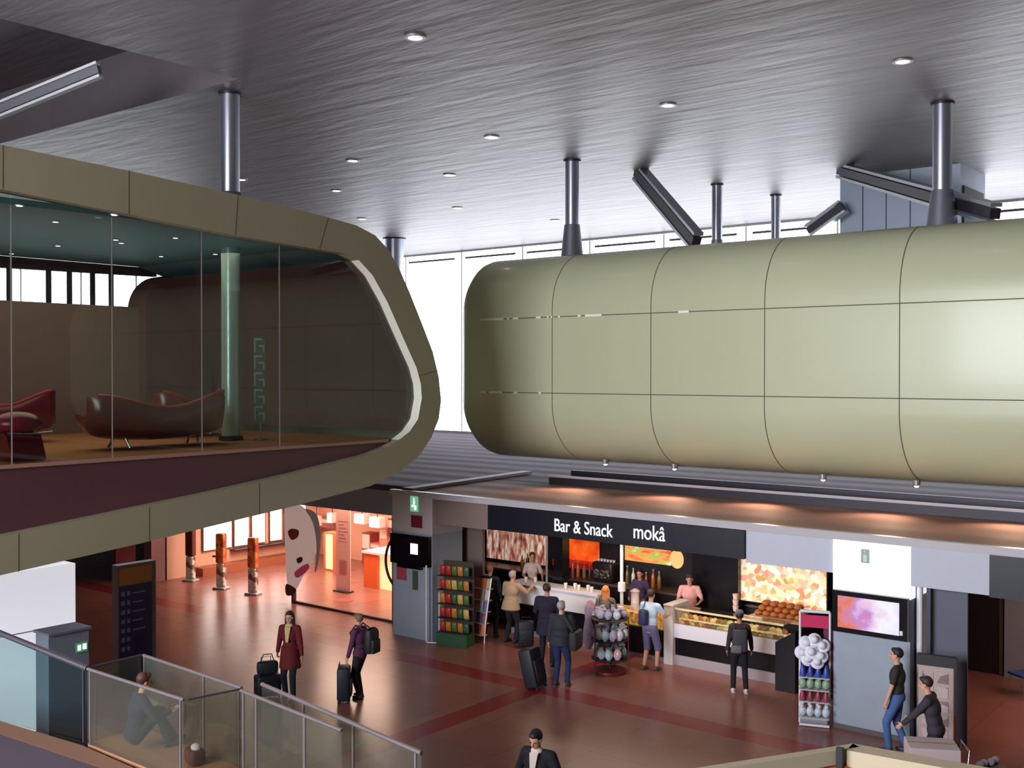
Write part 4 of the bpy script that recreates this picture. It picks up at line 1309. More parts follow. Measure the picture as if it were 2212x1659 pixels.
mid = (c1_ + c2_) / 2
wave_sofa('long wavy red sofa seen from behind, in the middle of the lounge', (mid.x - 0.1, mid.y - 0.05, FZ), 0.0, 3.0)
far = hz(470, 930, FZ)
wave_sofa('red curved sofa partly hidden by the green lounge column', (-21.2, 14.6, FZ), 0.15, 1.9)
wave_sofa('red sofa with dark sides at far left of the lounge', (-22.2, 10.9, FZ), -0.5, 2.0)
# low chair at the front left
ch = hz(85, 1000, FZ)
t = thing('lounge_chair', 'deep red low chair nearest the glass at the left edge', 'chair', (-17.6, 8.95, FZ))
MB().loft([[(0.28 * k, -0.30 + 0.0 * k, 0.0) if False else (x, y, z) for x, y in ((0.25, -0.28), (0.25, 0.30), (-0.25, 0.30), (-0.25, -0.28))] for k, z in ((0, 0.0),)] + [[(x * 1.05, y - 0.10, 0.42) for x, y in ((0.25, -0.28), (0.25, 0.30), (-0.25, 0.30), (-0.25, -0.28))]]).build('base', REDD, t)
MB().ell((0, -0.08, 0.60), 0.36, 0.40, 0.20, 20, 10).build('seat_shell', REDV, t, smooth=60)
MB().tube([(0.35, -0.4, 0.46), (0.40, 0, 0.44), (0.35, 0.35, 0.46)], 0.015, 8).build('chrome_rail', CHROME, t)
# vertical banner on a stand
b = hz(563, 950, FZ)
t = thing('vertical_banner', 'narrow greenish vertical banner with blocky letters standing in the lounge', 'banner', (b.x, b.y, FZ), YAW)
MB().lathe([(0.14, 0), (0.14, 0.02), (0.02, 0.03)], n=16).build('foot', CHROME, t)
MB().cyl((0, 0, 0.02), (0, 0, 2.1), 0.016, n=8).build('pole', CHROME, t)
D_ = (b - EYE).dot(-CAMROT.col[2])
MB().box(-0.15, 0.12, -0.02, -0.005, 0.36, 2.18).build('panel', mat('banner_dark_green', (52, 66, 58), 0.6), t)
g = MB()
for k in range(5):
    z = 0.42 + 0.36 * k
    g.box(-0.13, -0.10, -0.024, -0.02, z, z + 0.3).box(-0.10, 0.05, -0.024, -0.02, z + 0.26, z + 0.3).box(-0.04, 0.09, -0.024, -0.02, z + 0.12, z + 0.16).box(0.06, 0.09, -0.024, -0.02, z, z + 0.16)
g.build('lettering', mat('banner_letters', (128, 150, 134), 0.5), t)

# ================================================================ LANDING AND RAILINGS
LZ = 1.65
A_ = Vector((-13.5, 7.75, LZ)); B_ = Vector((-13.55, 8.6, LZ)); C_ = Vector((-11.16, 8.47, LZ)); D__ = Vector((-11.3, 7.73, LZ))
struct(MB().add([(*p.xy, z) for z in (LZ - 0.3, LZ) for p in (A_, B_, C_, D__)], [(3, 2, 1, 0), (4, 5, 6, 7), (0, 1, 5, 4), (1, 2, 6, 5), (2, 3, 7, 6), (3, 0, 4, 7)]).build('floor_landing', mat('tan_landing_floor', (170, 120, 88), 0.7, var=0.05, scale=3)))
struct(MB().prism([(-24, 1.5), (-9, 1.5), (-9, 7.5), (-11.2, 7.46), (-24, 6.5)], lambda a, b: (a, b, LZ - 0.4), lambda a, b: (a, b, LZ)).build('floor_platform', mat('dark_purple_carpet', (88, 72, 86), 0.9, var=0.06)))
edge_a = Vector((-19.0, 6.9, LZ)); edge_b = A_.copy()
struct(MB().add([(-19.6, 7.02, LZ), (-13.5, 7.66, LZ), (-11.2, 7.6, LZ), (-11.2, 7.47, LZ), (-19.6, 6.84, LZ), (-19.6, 7.02, LZ - .3), (-13.5, 7.66, LZ - .3), (-11.2, 7.6, LZ - .3), (-11.2, 7.47, LZ - .3), (-19.6, 6.84, LZ - .3)],
    [(0, 1, 2, 3, 4), (9, 8, 7, 6, 5), (0, 1, 6, 5), (1, 2, 7, 6), (2, 3, 8, 7), (3, 4, 9, 8), (4, 0, 5, 9)]).build('trim_5', mat('brown_edge_band', (138, 96, 74), 0.6)))
RG = glass('railing_glass', (244, 244, 238), 0.08)
_n = RG.node_tree
_df = _n.nodes.new('ShaderNodeBsdfDiffuse'); _df.inputs[0].default_value = lin((176, 178, 166))
_mx = _n.nodes.new('ShaderNodeMixShader'); _mx.inputs[0].default_value = 0.045  # grey diffuse haze put in for ceiling reflections on the glass
_o = _n.nodes['Material Output']; _src = _o.inputs[0].links[0].from_socket
_n.links.new(_src, _mx.inputs[1]); _n.links.new(_df.outputs[0], _mx.inputs[2]); _n.links.new(_mx.outputs[0], _o.inputs[0])
RGT = glass('railing_glass_teal', (222, 238, 238), 0.03)
RAILM = mat('rail_steel', (150, 138, 142), 0.35, 0.6)
RAILD = mat('rail_dark_steel', (96, 90, 100), 0.4, 0.6)
def railing(label, pts, gm, rm=RAILM, r=0.022, posts=(), hlist=None, zb=LZ, name='glass_railing', skirt=0.0):
    """pts: (x, y, rail z)"""
    t = thing(name, label, 'railing', (pts[0][0], pts[0][1], zb))
    MB().tube(pts, r, 8).build('top_rail', rm, t, world=True, smooth=60)
    for i in range(len(pts) - 1):
        a, b = Vector(pts[i]), Vector(pts[i + 1])
        n = Vector((-(b - a).y, (b - a).x, 0)).normalized() * 0.006
        vs = [Vector((a.x, a.y, zb - skirt)) - n, Vector((b.x, b.y, zb - skirt)) - n, b - n, a - n]
        vs += [v + 2 * n for v in vs]
        MB().add(vs, [(0, 1, 2, 3), (7, 6, 5, 4), (0, 4, 5, 1), (1, 5, 6, 2), (2, 6, 7, 3), (3, 7, 4, 0)]).build('glass_panel', gm, t, world=True)
    for s in posts:
        # s: fraction along the whole polyline (first segment based)
        k = min(int(s), len(pts) - 2); f = s - k
        a, b = Vector(pts[k]), Vector(pts[k + 1])
        p = a.lerp(b, f)
        MB().box(p.x - 0.012, p.x + 0.012, p.y - 0.012, p.y + 0.012, zb - skirt, p.z - 0.01).build('post', rm, t, world=True)
    return t
RZ = 2.65
l0 = Vector((-15.3 - 3.7 * 0.0, 7.47, 0)); dirx = (A_ - Vector((-15.3, 7.47, LZ)))
lf = Vector((-15.3, 7.47, LZ)) - dirx * 1.2
railing('teal tinted glass railing with a thick dark handrail at far left', [(lf.x, lf.y, 2.9 + 0.25 * 1.2), (A_.x, A_.y, RZ)], RGT, RAILD, 0.042, posts=(0.98,))
railing('glass railing along the near side of the landing', [(A_.x + .02, A_.y - 0.01, RZ), (D__.x, D__.y, RZ)], RG, RAILM, 0.022, posts=(0.03, 0.97))
railing('short glass railing at the left end of the landing', [(A_.x - 0.02, A_.y + 0.04, RZ), (B_.x, B_.y - 0.02, RZ)], RG, RAILD, 0.018, posts=(0.12,))
railing('glass railing along the far side of the landing behind the seated woman', [(B_.x + 0.03, B_.y, RZ), (C_.x, C_.y, RZ)], RG, RAILM, 0.022, posts=(0.01, 0.64, 0.98))
railing('short glass railing at the right end of the landing', [(D__.x + 0.03, D__.y + 0.03, RZ), (C_.x + 0.02, C_.y - 0.04, RZ)], RG, RAILD, 0.012)
railing('long glass railing running right from the landing, higher of two', [(-11.1, 8.74, RZ), (-7.8, 8.19, RZ)], RG, RAILM, 0.026, posts=(0.30, 0.62, 0.97), skirt=1.6)
railing('shorter glass railing running right from the landing, lower of two', [(-11.08, 8.40, RZ), (-8.98, 8.16, RZ)], RG, RAILM, 0.022, posts=(0.03, 0.17, 0.66), skirt=1.6)

# ================================================================ KIOSK ROOF AT BOTTOM RIGHT
tz = 2.4
cor = hz(1842, 1606, tz); le = hz(1500, 1659, tz); re_ = hz(2130, 1657, tz)
dl = (le - cor).normalized(); drr = (re_ - cor).normalized()
CREAM = mat('cream_rim', (206, 188, 160), 0.5)
tk = thing('open_kiosk', 'cream rimmed open topped kiosk at the bottom right corner', 'kiosk', (cor.x, cor.y, 0))
def bar(a, b, w, z0, z1, side):
    d = (b - a).normalized(); n = Vector((-d.y, d.x, 0)) * side * w
    return MB().add([(*q.xy, z) for z in (z0, z1) for q in (a, b, b + n, a + n)], [(0, 1, 2, 3), (7, 6, 5, 4), (0, 4, 5, 1), (1, 5, 6, 2), (2, 6, 7, 3), (3, 7, 4, 0)])
L1 = cor + dl * 5.0; R1 = cor + drr * 4.0
bar(cor, L1, 0.12, 2.24, tz, 1).build('rim', CREAM, tk, world=True)
bar(cor, R1, 0.26, 2.2, tz, -1).build('rim', CREAM, tk, world=True)
bar(cor, L1, 0.05, 0, 2.24, 1).build('side_wall', mat('kiosk_grey', (150, 150, 140), 0.6), tk, world=True)
bar(cor, R1, 0.05, 0, 2.2, -1).build('side_wall', mat('kiosk_grey', (150, 150, 140), 0.6), tk, world=True)
fl = [cor, L1, L1 + drr * 4.0, R1]
MB().add([(*q.xy, z) for z in (1.9, 1.95) for q in fl], [(0, 1, 2, 3), (7, 6, 5, 4), (0, 1, 5, 4), (1, 2, 6, 5), (2, 3, 7, 6), (3, 0, 4, 7)]).build('inner_deck', mat('kiosk_deck_grey', (168, 176, 166), 0.6), tk, world=True)
MB().box(cor.x - 0.05, cor.x + 0.02, cor.y - 0.36, cor.y - 0.3, 1.95, 2.44).build('corner_bracket', DARKM, tk, world=True)
for i, (px, py, r, c_, lb) in enumerate(((1815, 1652, 0.22, (206, 110, 70), 'orange box lid inside the open kiosk, left of the corner'), (1905, 1653, 0.20, (150, 80, 56), 'brown box lid inside the open kiosk, right of the corner'), (1985, 1662, 0.26, (190, 130, 96), 'tan box lid inside the open kiosk toward the right'))):
    p = hz(px, py, 2.2)
    t = thing('round_box', lb, 'box', (p.x, p.y, 1.95))
    MB().lathe([(r * .9, 0), (r, 0.05), (r, 0.2)], n=20).build('body', mat('roundbox_%d' % i, c_, 0.6), t, smooth=40)
    MB().lathe([(r * 1.04, 0.2), (r * 1.04, 0.25), (r * .5, 0.28)], n=20).build('lid', mat('roundbox_%d' % i, c_, 0.6), t, smooth=40)

# ================================================================ RACKS AND STANDS
def packet_mesh(w, h, d):
    """pillow-shaped snack packet"""
    rings = []
    for z, k in ((0, 0.15), (0.12, 0.7), (0.5, 1.0), (0.88, 0.7), (1, 0.15)):
        rings.append([(w / 2 * math.cos(a) * (0.94 + 0.06 * k), d / 2 * k * math.sin(a), h * z) for a in [2 * PI * j / 10 for j in range(10)]])
    return MB().loft(rings)
def copy_mesh(o, m=None):
    c = o.copy(); COL.objects.link(c)
    return c
# snack packet rack beside the left pillar
p = hz(962, 1392)
t = thing('snack_rack', 'tall wire rack of red and green snack packets beside the left pillar', 'rack', (p.x + 0.22, p.y + 0.12, 0), 0.2)
MB().box(-0.42, 0.42, -0.2, 0.2, 0, 0.3).build('base', mat('rack_green', (44, 84, 54), 0.5), t)
MB().box(-0.42, 0.42, 0.14, 0.18, 0.3, 2.0).build('back_panel', mat('rack_back', (66, 52, 40), 0.6), t)
for k in range(5):
    MB().box(-0.42, 0.42, -0.16, 0.14, 0.30 + 0.34 * k, 0.32 + 0.34 * k).build('shelf', DARKM, t)
pk = {}
pc = [((176, 52, 44), 'red'), ((196, 120, 56), 'orange'), ((88, 110, 56), 'green'), ((206, 170, 90), 'yellow'), ((60, 96, 62), 'dark green')]
def wpos(t, x, y, z):
    return t.matrix_basis @ Vector((x, y, z))
for lv in range(5):
    for k in range(5):
        c_, cn = pc[(k < 2 and (0 if lv > 1 else 2)) or (4 - (lv + k) % 4)] if k >= 2 else pc[(0, 0, 1, 0, 0)[lv] if k == 0 else (1, 0, 0, 1, 0)[lv]]
        if c_ not in pk:
            pk[c_] = packet_mesh(0.15, 0.24, 0.08).build('snack_packet', mat('packet_' + cn.replace(' ', '_'), c_, 0.4, var=0.25, scale=18), smooth=60); o = pk[c_]
        else:
            o = pk[c_].copy(); COL.objects.link(o)
        q = wpos(t, -0.33 + 0.165 * k, -0.04, 0.32 + 0.34 * lv)
        o.location = q; o.rotation_euler = (0.12, 0, 0.2)
        tag(o, '%s snack packet on the %s shelf of the rack beside the left pillar' % (cn, ('lowest', 'second lowest', 'middle', 'second highest', 'top')[lv]), 'snack packet', '%s packets on the %s shelf of the snack rack' % (cn, ('lowest', 'second lowest', 'middle', 'second highest', 'top')[lv]))
# white tube frame stand in front of it
p = hz(938, 1392)
t = thing('tube_frame', 'white tubular floor stand in front of the snack rack', 'stand', (p.x, p.y, 0))
q0_, q1_ = hz(921, 1390), hz(946, 1386)
MB().tube([(q0_.x - p.x, q0_.y - p.y, 1.9), (q0_.x - p.x, q0_.y - p.y, 0.06), (q0_.x - p.x + 0.03, q0_.y - p.y, 0.03), (q1_.x - p.x + 0.45, q1_.y - p.y - 0.05, 0.03)], 0.022, 8).build('frame_tube', WHITET, t, smooth=60)
MB().tube([(q1_.x - p.x, q1_.y - p.y + .05, 0.03), (q1_.x - p.x, q1_.y - p.y + .05, 1.2)], 0.018, 8).build('rear_tube', WHITET, t)
# magazine rack
p = hz(1020, 1387)
t = thing('magazine_rack', 'stepped white wire rack of magazines left of the customers', 'rack', (p.x, p.y + 0.2, 0), 0.12)
for s in (-1, 1):
    MB().tube([(s * 0.33, -0.2, 0), (s * 0.33, -0.15, 0.5), (s * 0.33, 0.12, 1.55)], 0.016, 8).build('side_tube', WHITET, t)
for k in range(5):
    MB().box(-0.33, 0.33, -0.2 + 0.06 * k, -0.02 + 0.06 * k, 0.18 + 0.27 * k, 0.2 + 0.27 * k).build('shelf', mat('rack_grey', (160, 150, 160), 0.5), t)
mc = [((206, 190, 196), 'pale'), ((150, 90, 96), 'rose'), ((190, 160, 120), 'tan'), ((110, 110, 150), 'blue'), ((214, 120, 80), 'orange')]
mg = {}
for lv in range(5):
    for k in range(4):
        c_, cn = mc[(lv * 2 + k * 3) % 5]
        if c_ not in mg:
            mg[c_] = MB().box(-0.07, 0.07, -0.008, 0.008, 0, 0.24).build('magazine', mat('magazine_' + cn, c_, 0.4, var=0.3, scale=14)); o = mg[c_]
        else:
            o = mg[c_].copy(); COL.objects.link(o)
        o.location = wpos(t, -0.24 + 0.16 * k, -0.13 + 0.06 * lv, 0.2 + 0.27 * lv); o.rotation_euler = (-0.25, 0, 0.12)
        tag(o, '%s magazine on the %s step of the wire rack' % (cn, ('lowest', 'second', 'third', 'fourth', 'top')[lv]), 'magazine', '%s magazines on the %s step of the wire rack' % (cn, ('lowest', 'second', 'third', 'fourth', 'top')[lv]))
# bright flowers / sweets behind the rack
p = hv(1012, 1262, 21.6)
t = thing('sweets_display', 'bright orange and red sweets display behind the magazine rack', 'display', (p.x, 21.6, 0))
MB().box(-0.42, 0.42, -0.2, 0.2, 0, 1.25).build('pedestal', mat('pedestal_black', (24, 20, 30), 0.5), t)
MB().box(-0.45, 0.45, -0.24, 0.24, 1.25, 1.3).build('tray', WHITEG, t)
for k in range(9):
    MB().ell((-0.36 + 0.09 * k, -0.1 + 0.12 * (k % 2), 1.37 + 0.09 * ((k * 2) % 3)), 0.07, 0.06, 0.09, 10, 8).build('sweet_bag', mat('sweet_%d' % (k % 3), ((236, 110, 60), (240, 190, 120), (210, 50, 40))[k % 3], 0.4, emit=0.12), t, smooth=60)

# round spinner rack with bags (before the bar)
p = hz(1318, 1452)
t = thing('spinner_rack', 'round spinner rack full of shiny bagged toys in front of the bar', 'rack', (p.x, p.y, 0), 0.0)
MB().lathe([(0.36, 0.02), (0.36, 0.07), (0.05, 0.09)], n=24).build('base', mat('spinner_red', (110, 30, 36), 0.4), t, smooth=40)
MB().cyl((0, 0, 0.05), (0, 0, 1.5), 0.02, n=8).build('pole', DARKM, t)
for z in (0.3, 0.72, 1.18):
    MB().lathe([(0.40, z), (0.42, z + 0.02), (0.40, z + 0.03), (0.02, z + 0.02)], n=24).build('tier', DARKM, t)
for (x, y) in ((0.44, 0.05), (-0.1, -0.44)):
    MB().cyl((x, y, 0.02), (x, y, 1.2), 0.014, n=8).build('upright', mat('spinner_maroon', (90, 24, 34), 0.4), t)
bagc = [((214, 206, 220), 'silvery'), ((186, 178, 200), 'lilac'), ((190, 214, 222), 'pale blue'), ((96, 150, 130), 'green'), ((222, 180, 190), 'pink')]
bg_ = {}
for z, n_, r0_, tn in ((0.335, 9, 0.26, 'lowest'), (0.755, 12, 0.30, 'middle'), (1.215, 8, 0.26, 'top')):
    for k in range(n_):
        c_, cn = bagc[(k * 2 + int(z * 10)) % (5 if tn == 'lowest' else 3) if tn != 'top' else (k % 2)]
        if c_ not in bg_:
            mb = MB()
            rings = []
            for zz, kk in ((0, .5), (0.3, 1.0), (0.6, .95), (0.85, .5), (1.0, .75)):
                rings.append([(0.11 * kk * math.cos(a) * (1 + .12 * math.sin(3 * a + zz * 5)), 0.09 * kk * math.sin(a) * (1 + .1 * math.cos(4 * a)), 0.26 * zz) for a in [2 * PI * j / 12 for j in range(12)]])
            bg_[c_] = mb.loft(rings).build('toy_bag', mat('bag_' + cn.replace(' ', '_'), c_, 0.2, var=0.3, scale=25), smooth=50); o = bg_[c_]
        else:
            o = bg_[c_].copy(); COL.objects.link(o)
        a = 2 * PI * k / n_ + z
        o.location = (p.x + r0_ * math.cos(a), p.y + r0_ * math.sin(a), z); o.rotation_euler = (0.1 * math.cos(k), 0.1 * math.sin(k), a)
        if z > 1.0: o.scale = (0.9, 0.9, 0.8)
        tag(o, '%s toy bag on the %s tier of the round spinner rack' % (cn, tn), 'toy bag', '%s bags on the %s tier of the spinner' % (cn, tn))
# lilac cloth bundle hanging at the spinner's left
o = MB()
rings = []
for zz, kk in ((0.45, .5), (0.6, 1.0), (0.9, .9), (1.1, .6), (1.35, .7), (1.45, .3)):
    rings.append([(-0.52 + 0.13 * kk * math.cos(a), -0.1 + 0.11 * kk * math.sin(a) * (1 + .2 * math.sin(3 * a)), zz) for a in [2 * PI * j / 12 for j in range(12)]])
o = o.loft(rings).build('hanging_bag', mat('bag_lilac_hang', (176, 150, 176), 0.3, var=0.3, scale=14), smooth=50)
o.location = (p.x, p.y, 0)
tag(o, 'lilac plastic bundle hanging at the left of the round spinner rack', 'bag')
o.parent = None

# toy stand at the right pillar
p = hz(1762, 1566)
t = thing('toy_stand', 'white framed stand of hats and toys left of the bluish pillar', 'stand', (p.x - 0.02, p.y, 0), 0.35)
fw = 0.27
for s in (-1, 1):
    MB().tube([(s * fw, 0, 0.02), (s * fw, 0, 2.12)], 0.022, 8).build('upright', WHITET, t)
MB().tube([(-fw, 0, 2.12), (fw, 0, 2.12)], 0.03, 8).build('top_bar', WHITET, t)
MB().tube([(-fw, -0.14, 0.03), (fw, -0.14, 0.03)], 0.025, 8).build('bottom_bar', WHITET, t)
MB().rbox(0, 0, 0.12, 0.5, 0.4, 0.1, 0.03).build('base', mat('stand_base_grey', (140, 140, 150), 0.5), t)
MB().box(-fw, fw, -0.01, 0.02, 1.82, 2.05).build('pink_header', mat('header_pink_red', (196, 40, 90), 0.4), t)
MB().box(fw - 0.12, fw + 0.18, 0.03, 0.05, 0.5, 1.82).build('side_poster', mat('poster_plum', (96, 30, 66), 0.5), t)
hat = None
hp = [(0, 1.62, -0.14, 0), (-0.16, 1.55, -0.1, .5), (0.15, 1.52, -0.12, -.5), (-0.24, 1.35, -0.05, .8), (-0.05, 1.4, -0.18, 0), (0.12, 1.33, -0.15, -.3), (-0.12, 1.25, -0.12, .3), (0.05, 1.22, -0.16, 0)]
for i, (x, z, y, r) in enumerate(hp):
    if hat is None:
        mb = MB().lathe([(0.13, 0.0), (0.125, 0.01), (0.075, 0.03), (0.07, 0.1), (0.04, 0.13), (0.01, 0.135)], n=16)
        hat = mb.build('white_hat', mat('hat_white', (226, 224, 236), 0.6), smooth=50); o = hat
    else:
        o = hat.copy(); COL.objects.link(o)
    o.location = wpos(t, x, y, z); o.rotation_euler = (1.2, r, 0.35)
    tag(o, 'white hat hanging in the cluster near the top of the toy stand', 'hat', 'white hats in the toy stand cluster')
toy = {}
for z0_, c_, cn, n_, kind in ((0.95, (60, 76, 170), 'blue', 8, 'cone'), (0.72, (150, 176, 150), 'pale green', 7, 'ball'), (0.5, (150, 60, 84), 'wine red', 5, 'cone'), (0.2, (206, 210, 222), 'white', 8, 'ball')):
    for k in range(n_):
        if c_ not in toy:
            mb = MB()
            if kind == 'cone':
                mb.lathe([(0.055, 0), (0.06, 0.03), (0.045, 0.12), (0.015, 0.2), (0.02, 0.22)], n=12)
            else:
                mb.ell((0, 0, 0.09), 0.075, 0.07, 0.09, 12, 8).ell((0, -0.02, 0.19), 0.04, 0.04, 0.04, 10, 6)
            toy[c_] = mb.build('toy', mat('toy_' + cn.replace(' ', '_'), c_, 0.4, var=0.2, scale=12), smooth=50); o = toy[c_]
        else:
            o = toy[c_].copy(); COL.objects.link(o)
        q = wpos(t, -0.21 + 0.42 * (k % 4) / 3, -0.16 + 0.13 * (k // 4), z0_)
        o.location = q; o.rotation_euler = (0, 0, k)
        tag(o, '%s toy in the %s of the white framed toy stand' % (cn, {'blue': 'upper middle tier', 'pale green': 'middle tier', 'wine red': 'lower middle tier', 'white': 'bottom tier'}[cn]), 'toy', '%s toys of the stand' % cn)
for z in (0.19, 0.49, 0.71, 0.94):
    MB().box(-fw, fw, -0.24, 0.04, z - 0.015, z).build('shelf', mat('stand_shelf', (200, 204, 214), 0.4), t)
# menu board / brochure stand behind the man in black
p = hz(2000, 1600)
p = Vector((-6.0, 18.95, 0))
t = thing('brochure_stand', 'beige brochure stand with a black header behind the man in a black shirt', 'stand', p, 0.15)
MB().box(-0.28, 0.28, -0.04, 0.04, 0.25, 1.6).build('board', mat('brochure_beige', (176, 156, 150), 0.6), t)
MB().box(-0.31, 0.33, -0.06, 0.06, 1.6, 1.78).build('header', mat('header_black', (24, 20, 28), 0.5), t)
text('CAFE', 0.12, mat('header_letters', (196, 190, 200), 0.5), 'header_letters', t, (-0.18, -0.062, 1.65), (PI / 2, 0, 0), 0.003) if False else None
MB().box(-0.26, 0.26, -0.3, 0.2, 0, 0.25).build('base', mat('header_black', (24, 20, 28), 0.5), t)
bm_ = MB()
for r in range(5):
    for c in range(2):
        bm_.box(-0.22 + 0.24 * c, -0.04 + 0.24 * c, -0.05, -0.04, 0.36 + 0.24 * r, 0.54 + 0.24 * r)
bm_.build('brochure_rows', picture('brochures', [(0, (150, 120, 124)), (0.5, (196, 176, 170)), (1, (120, 90, 100))], 5, emit=0), t)
# bright tag stand and red box beyond
t = thing('ticket_post', 'thin pale post with a dark red box right of the brochure stand', 'post', (U(2046, 19.6) + 0.12, 19.3, 0))
MB().box(-0.05, 0.05, -0.03, 0.03, 0.0, 1.25).build('post', mat('post_pale', (176, 170, 176), 0.5), t)
MB().box(-0.12, 0.12, -0.1, 0.08, 0.25, 0.68).build('red_box', mat('box_dark_red', (110, 16, 26), 0.5), t)
# blue seat at right edge
p = hz(2212, 1505)
t = thing('blue_chair', 'blue chair with thin chrome legs at the right edge', 'chair', (p.x + 0.0, p.y, 0), -0.6)
MB().rbox(0, 0, 0.46, 0.46, 0.44, 0.05, 0.02).build('seat', mat('seat_blue', (54, 74, 140), 0.5), t)
MB().rbox(0, 0.22, 0.72, 0.46, 0.05, 0.34, 0.02).build('backrest', mat('seat_blue', (54, 74, 140), 0.5), t)
for sx_ in (-1, 1):
    for sy_ in (-1, 1):
        MB().tube([(sx_ * .16, sy_ * .16, .44), (sx_ * .23, sy_ * .22, 0)], 0.013, 6).build('leg', CHROME, t)
# ================================================================ PEOPLE
SKIN = {'fair': (214, 160, 134), 'tan': (186, 132, 104), 'warm': (198, 144, 118)}
def remesh(mb, voxel, name, m, parent, smooth_iter=2):
    me = bpy.data.meshes.new(name + '_raw')
    me.from_pydata(mb.v, [], mb.f)
    o = bpy.data.objects.new(name + '_tmp', me)
    COL.objects.link(o)
    r = o.modifiers.new('r', 'REMESH'); r.mode = 'VOXEL'; r.voxel_size = voxel
    s = o.modifiers.new('s', 'SMOOTH'); s.iterations = smooth_iter; s.factor = 0.5
    bpy.context.view_layer.update()
    dg = bpy.context.evaluated_depsgraph_get()
    nm = bpy.data.meshes.new_from_object(o.evaluated_get(dg))
    bpy.data.objects.remove(o)
    bpy.data.meshes.remove(me)
    nm.name = name
    nm.materials.clear(); nm.materials.append(m)
    for p in nm.polygons: p.use_smooth = True
    q = bpy.data.objects.new(name, nm)
    COL.objects.link(q)
    q.parent = parent
    return q

def ik(a, b, l1, l2, bend):
    a, b = Vector(a), Vector(b)
    d = b - a
    L = min(d.length, (l1 + l2) * 0.999)
    d = d.normalized()
    x = (l1 * l1 - l2 * l2 + L * L) / (2 * L)
    h = math.sqrt(max(l1 * l1 - x * x, 0))
    bend = Vector(bend); bend = (bend - d * bend.dot(d)).normalized()
    return a + d * x + bend * h, a + d * L

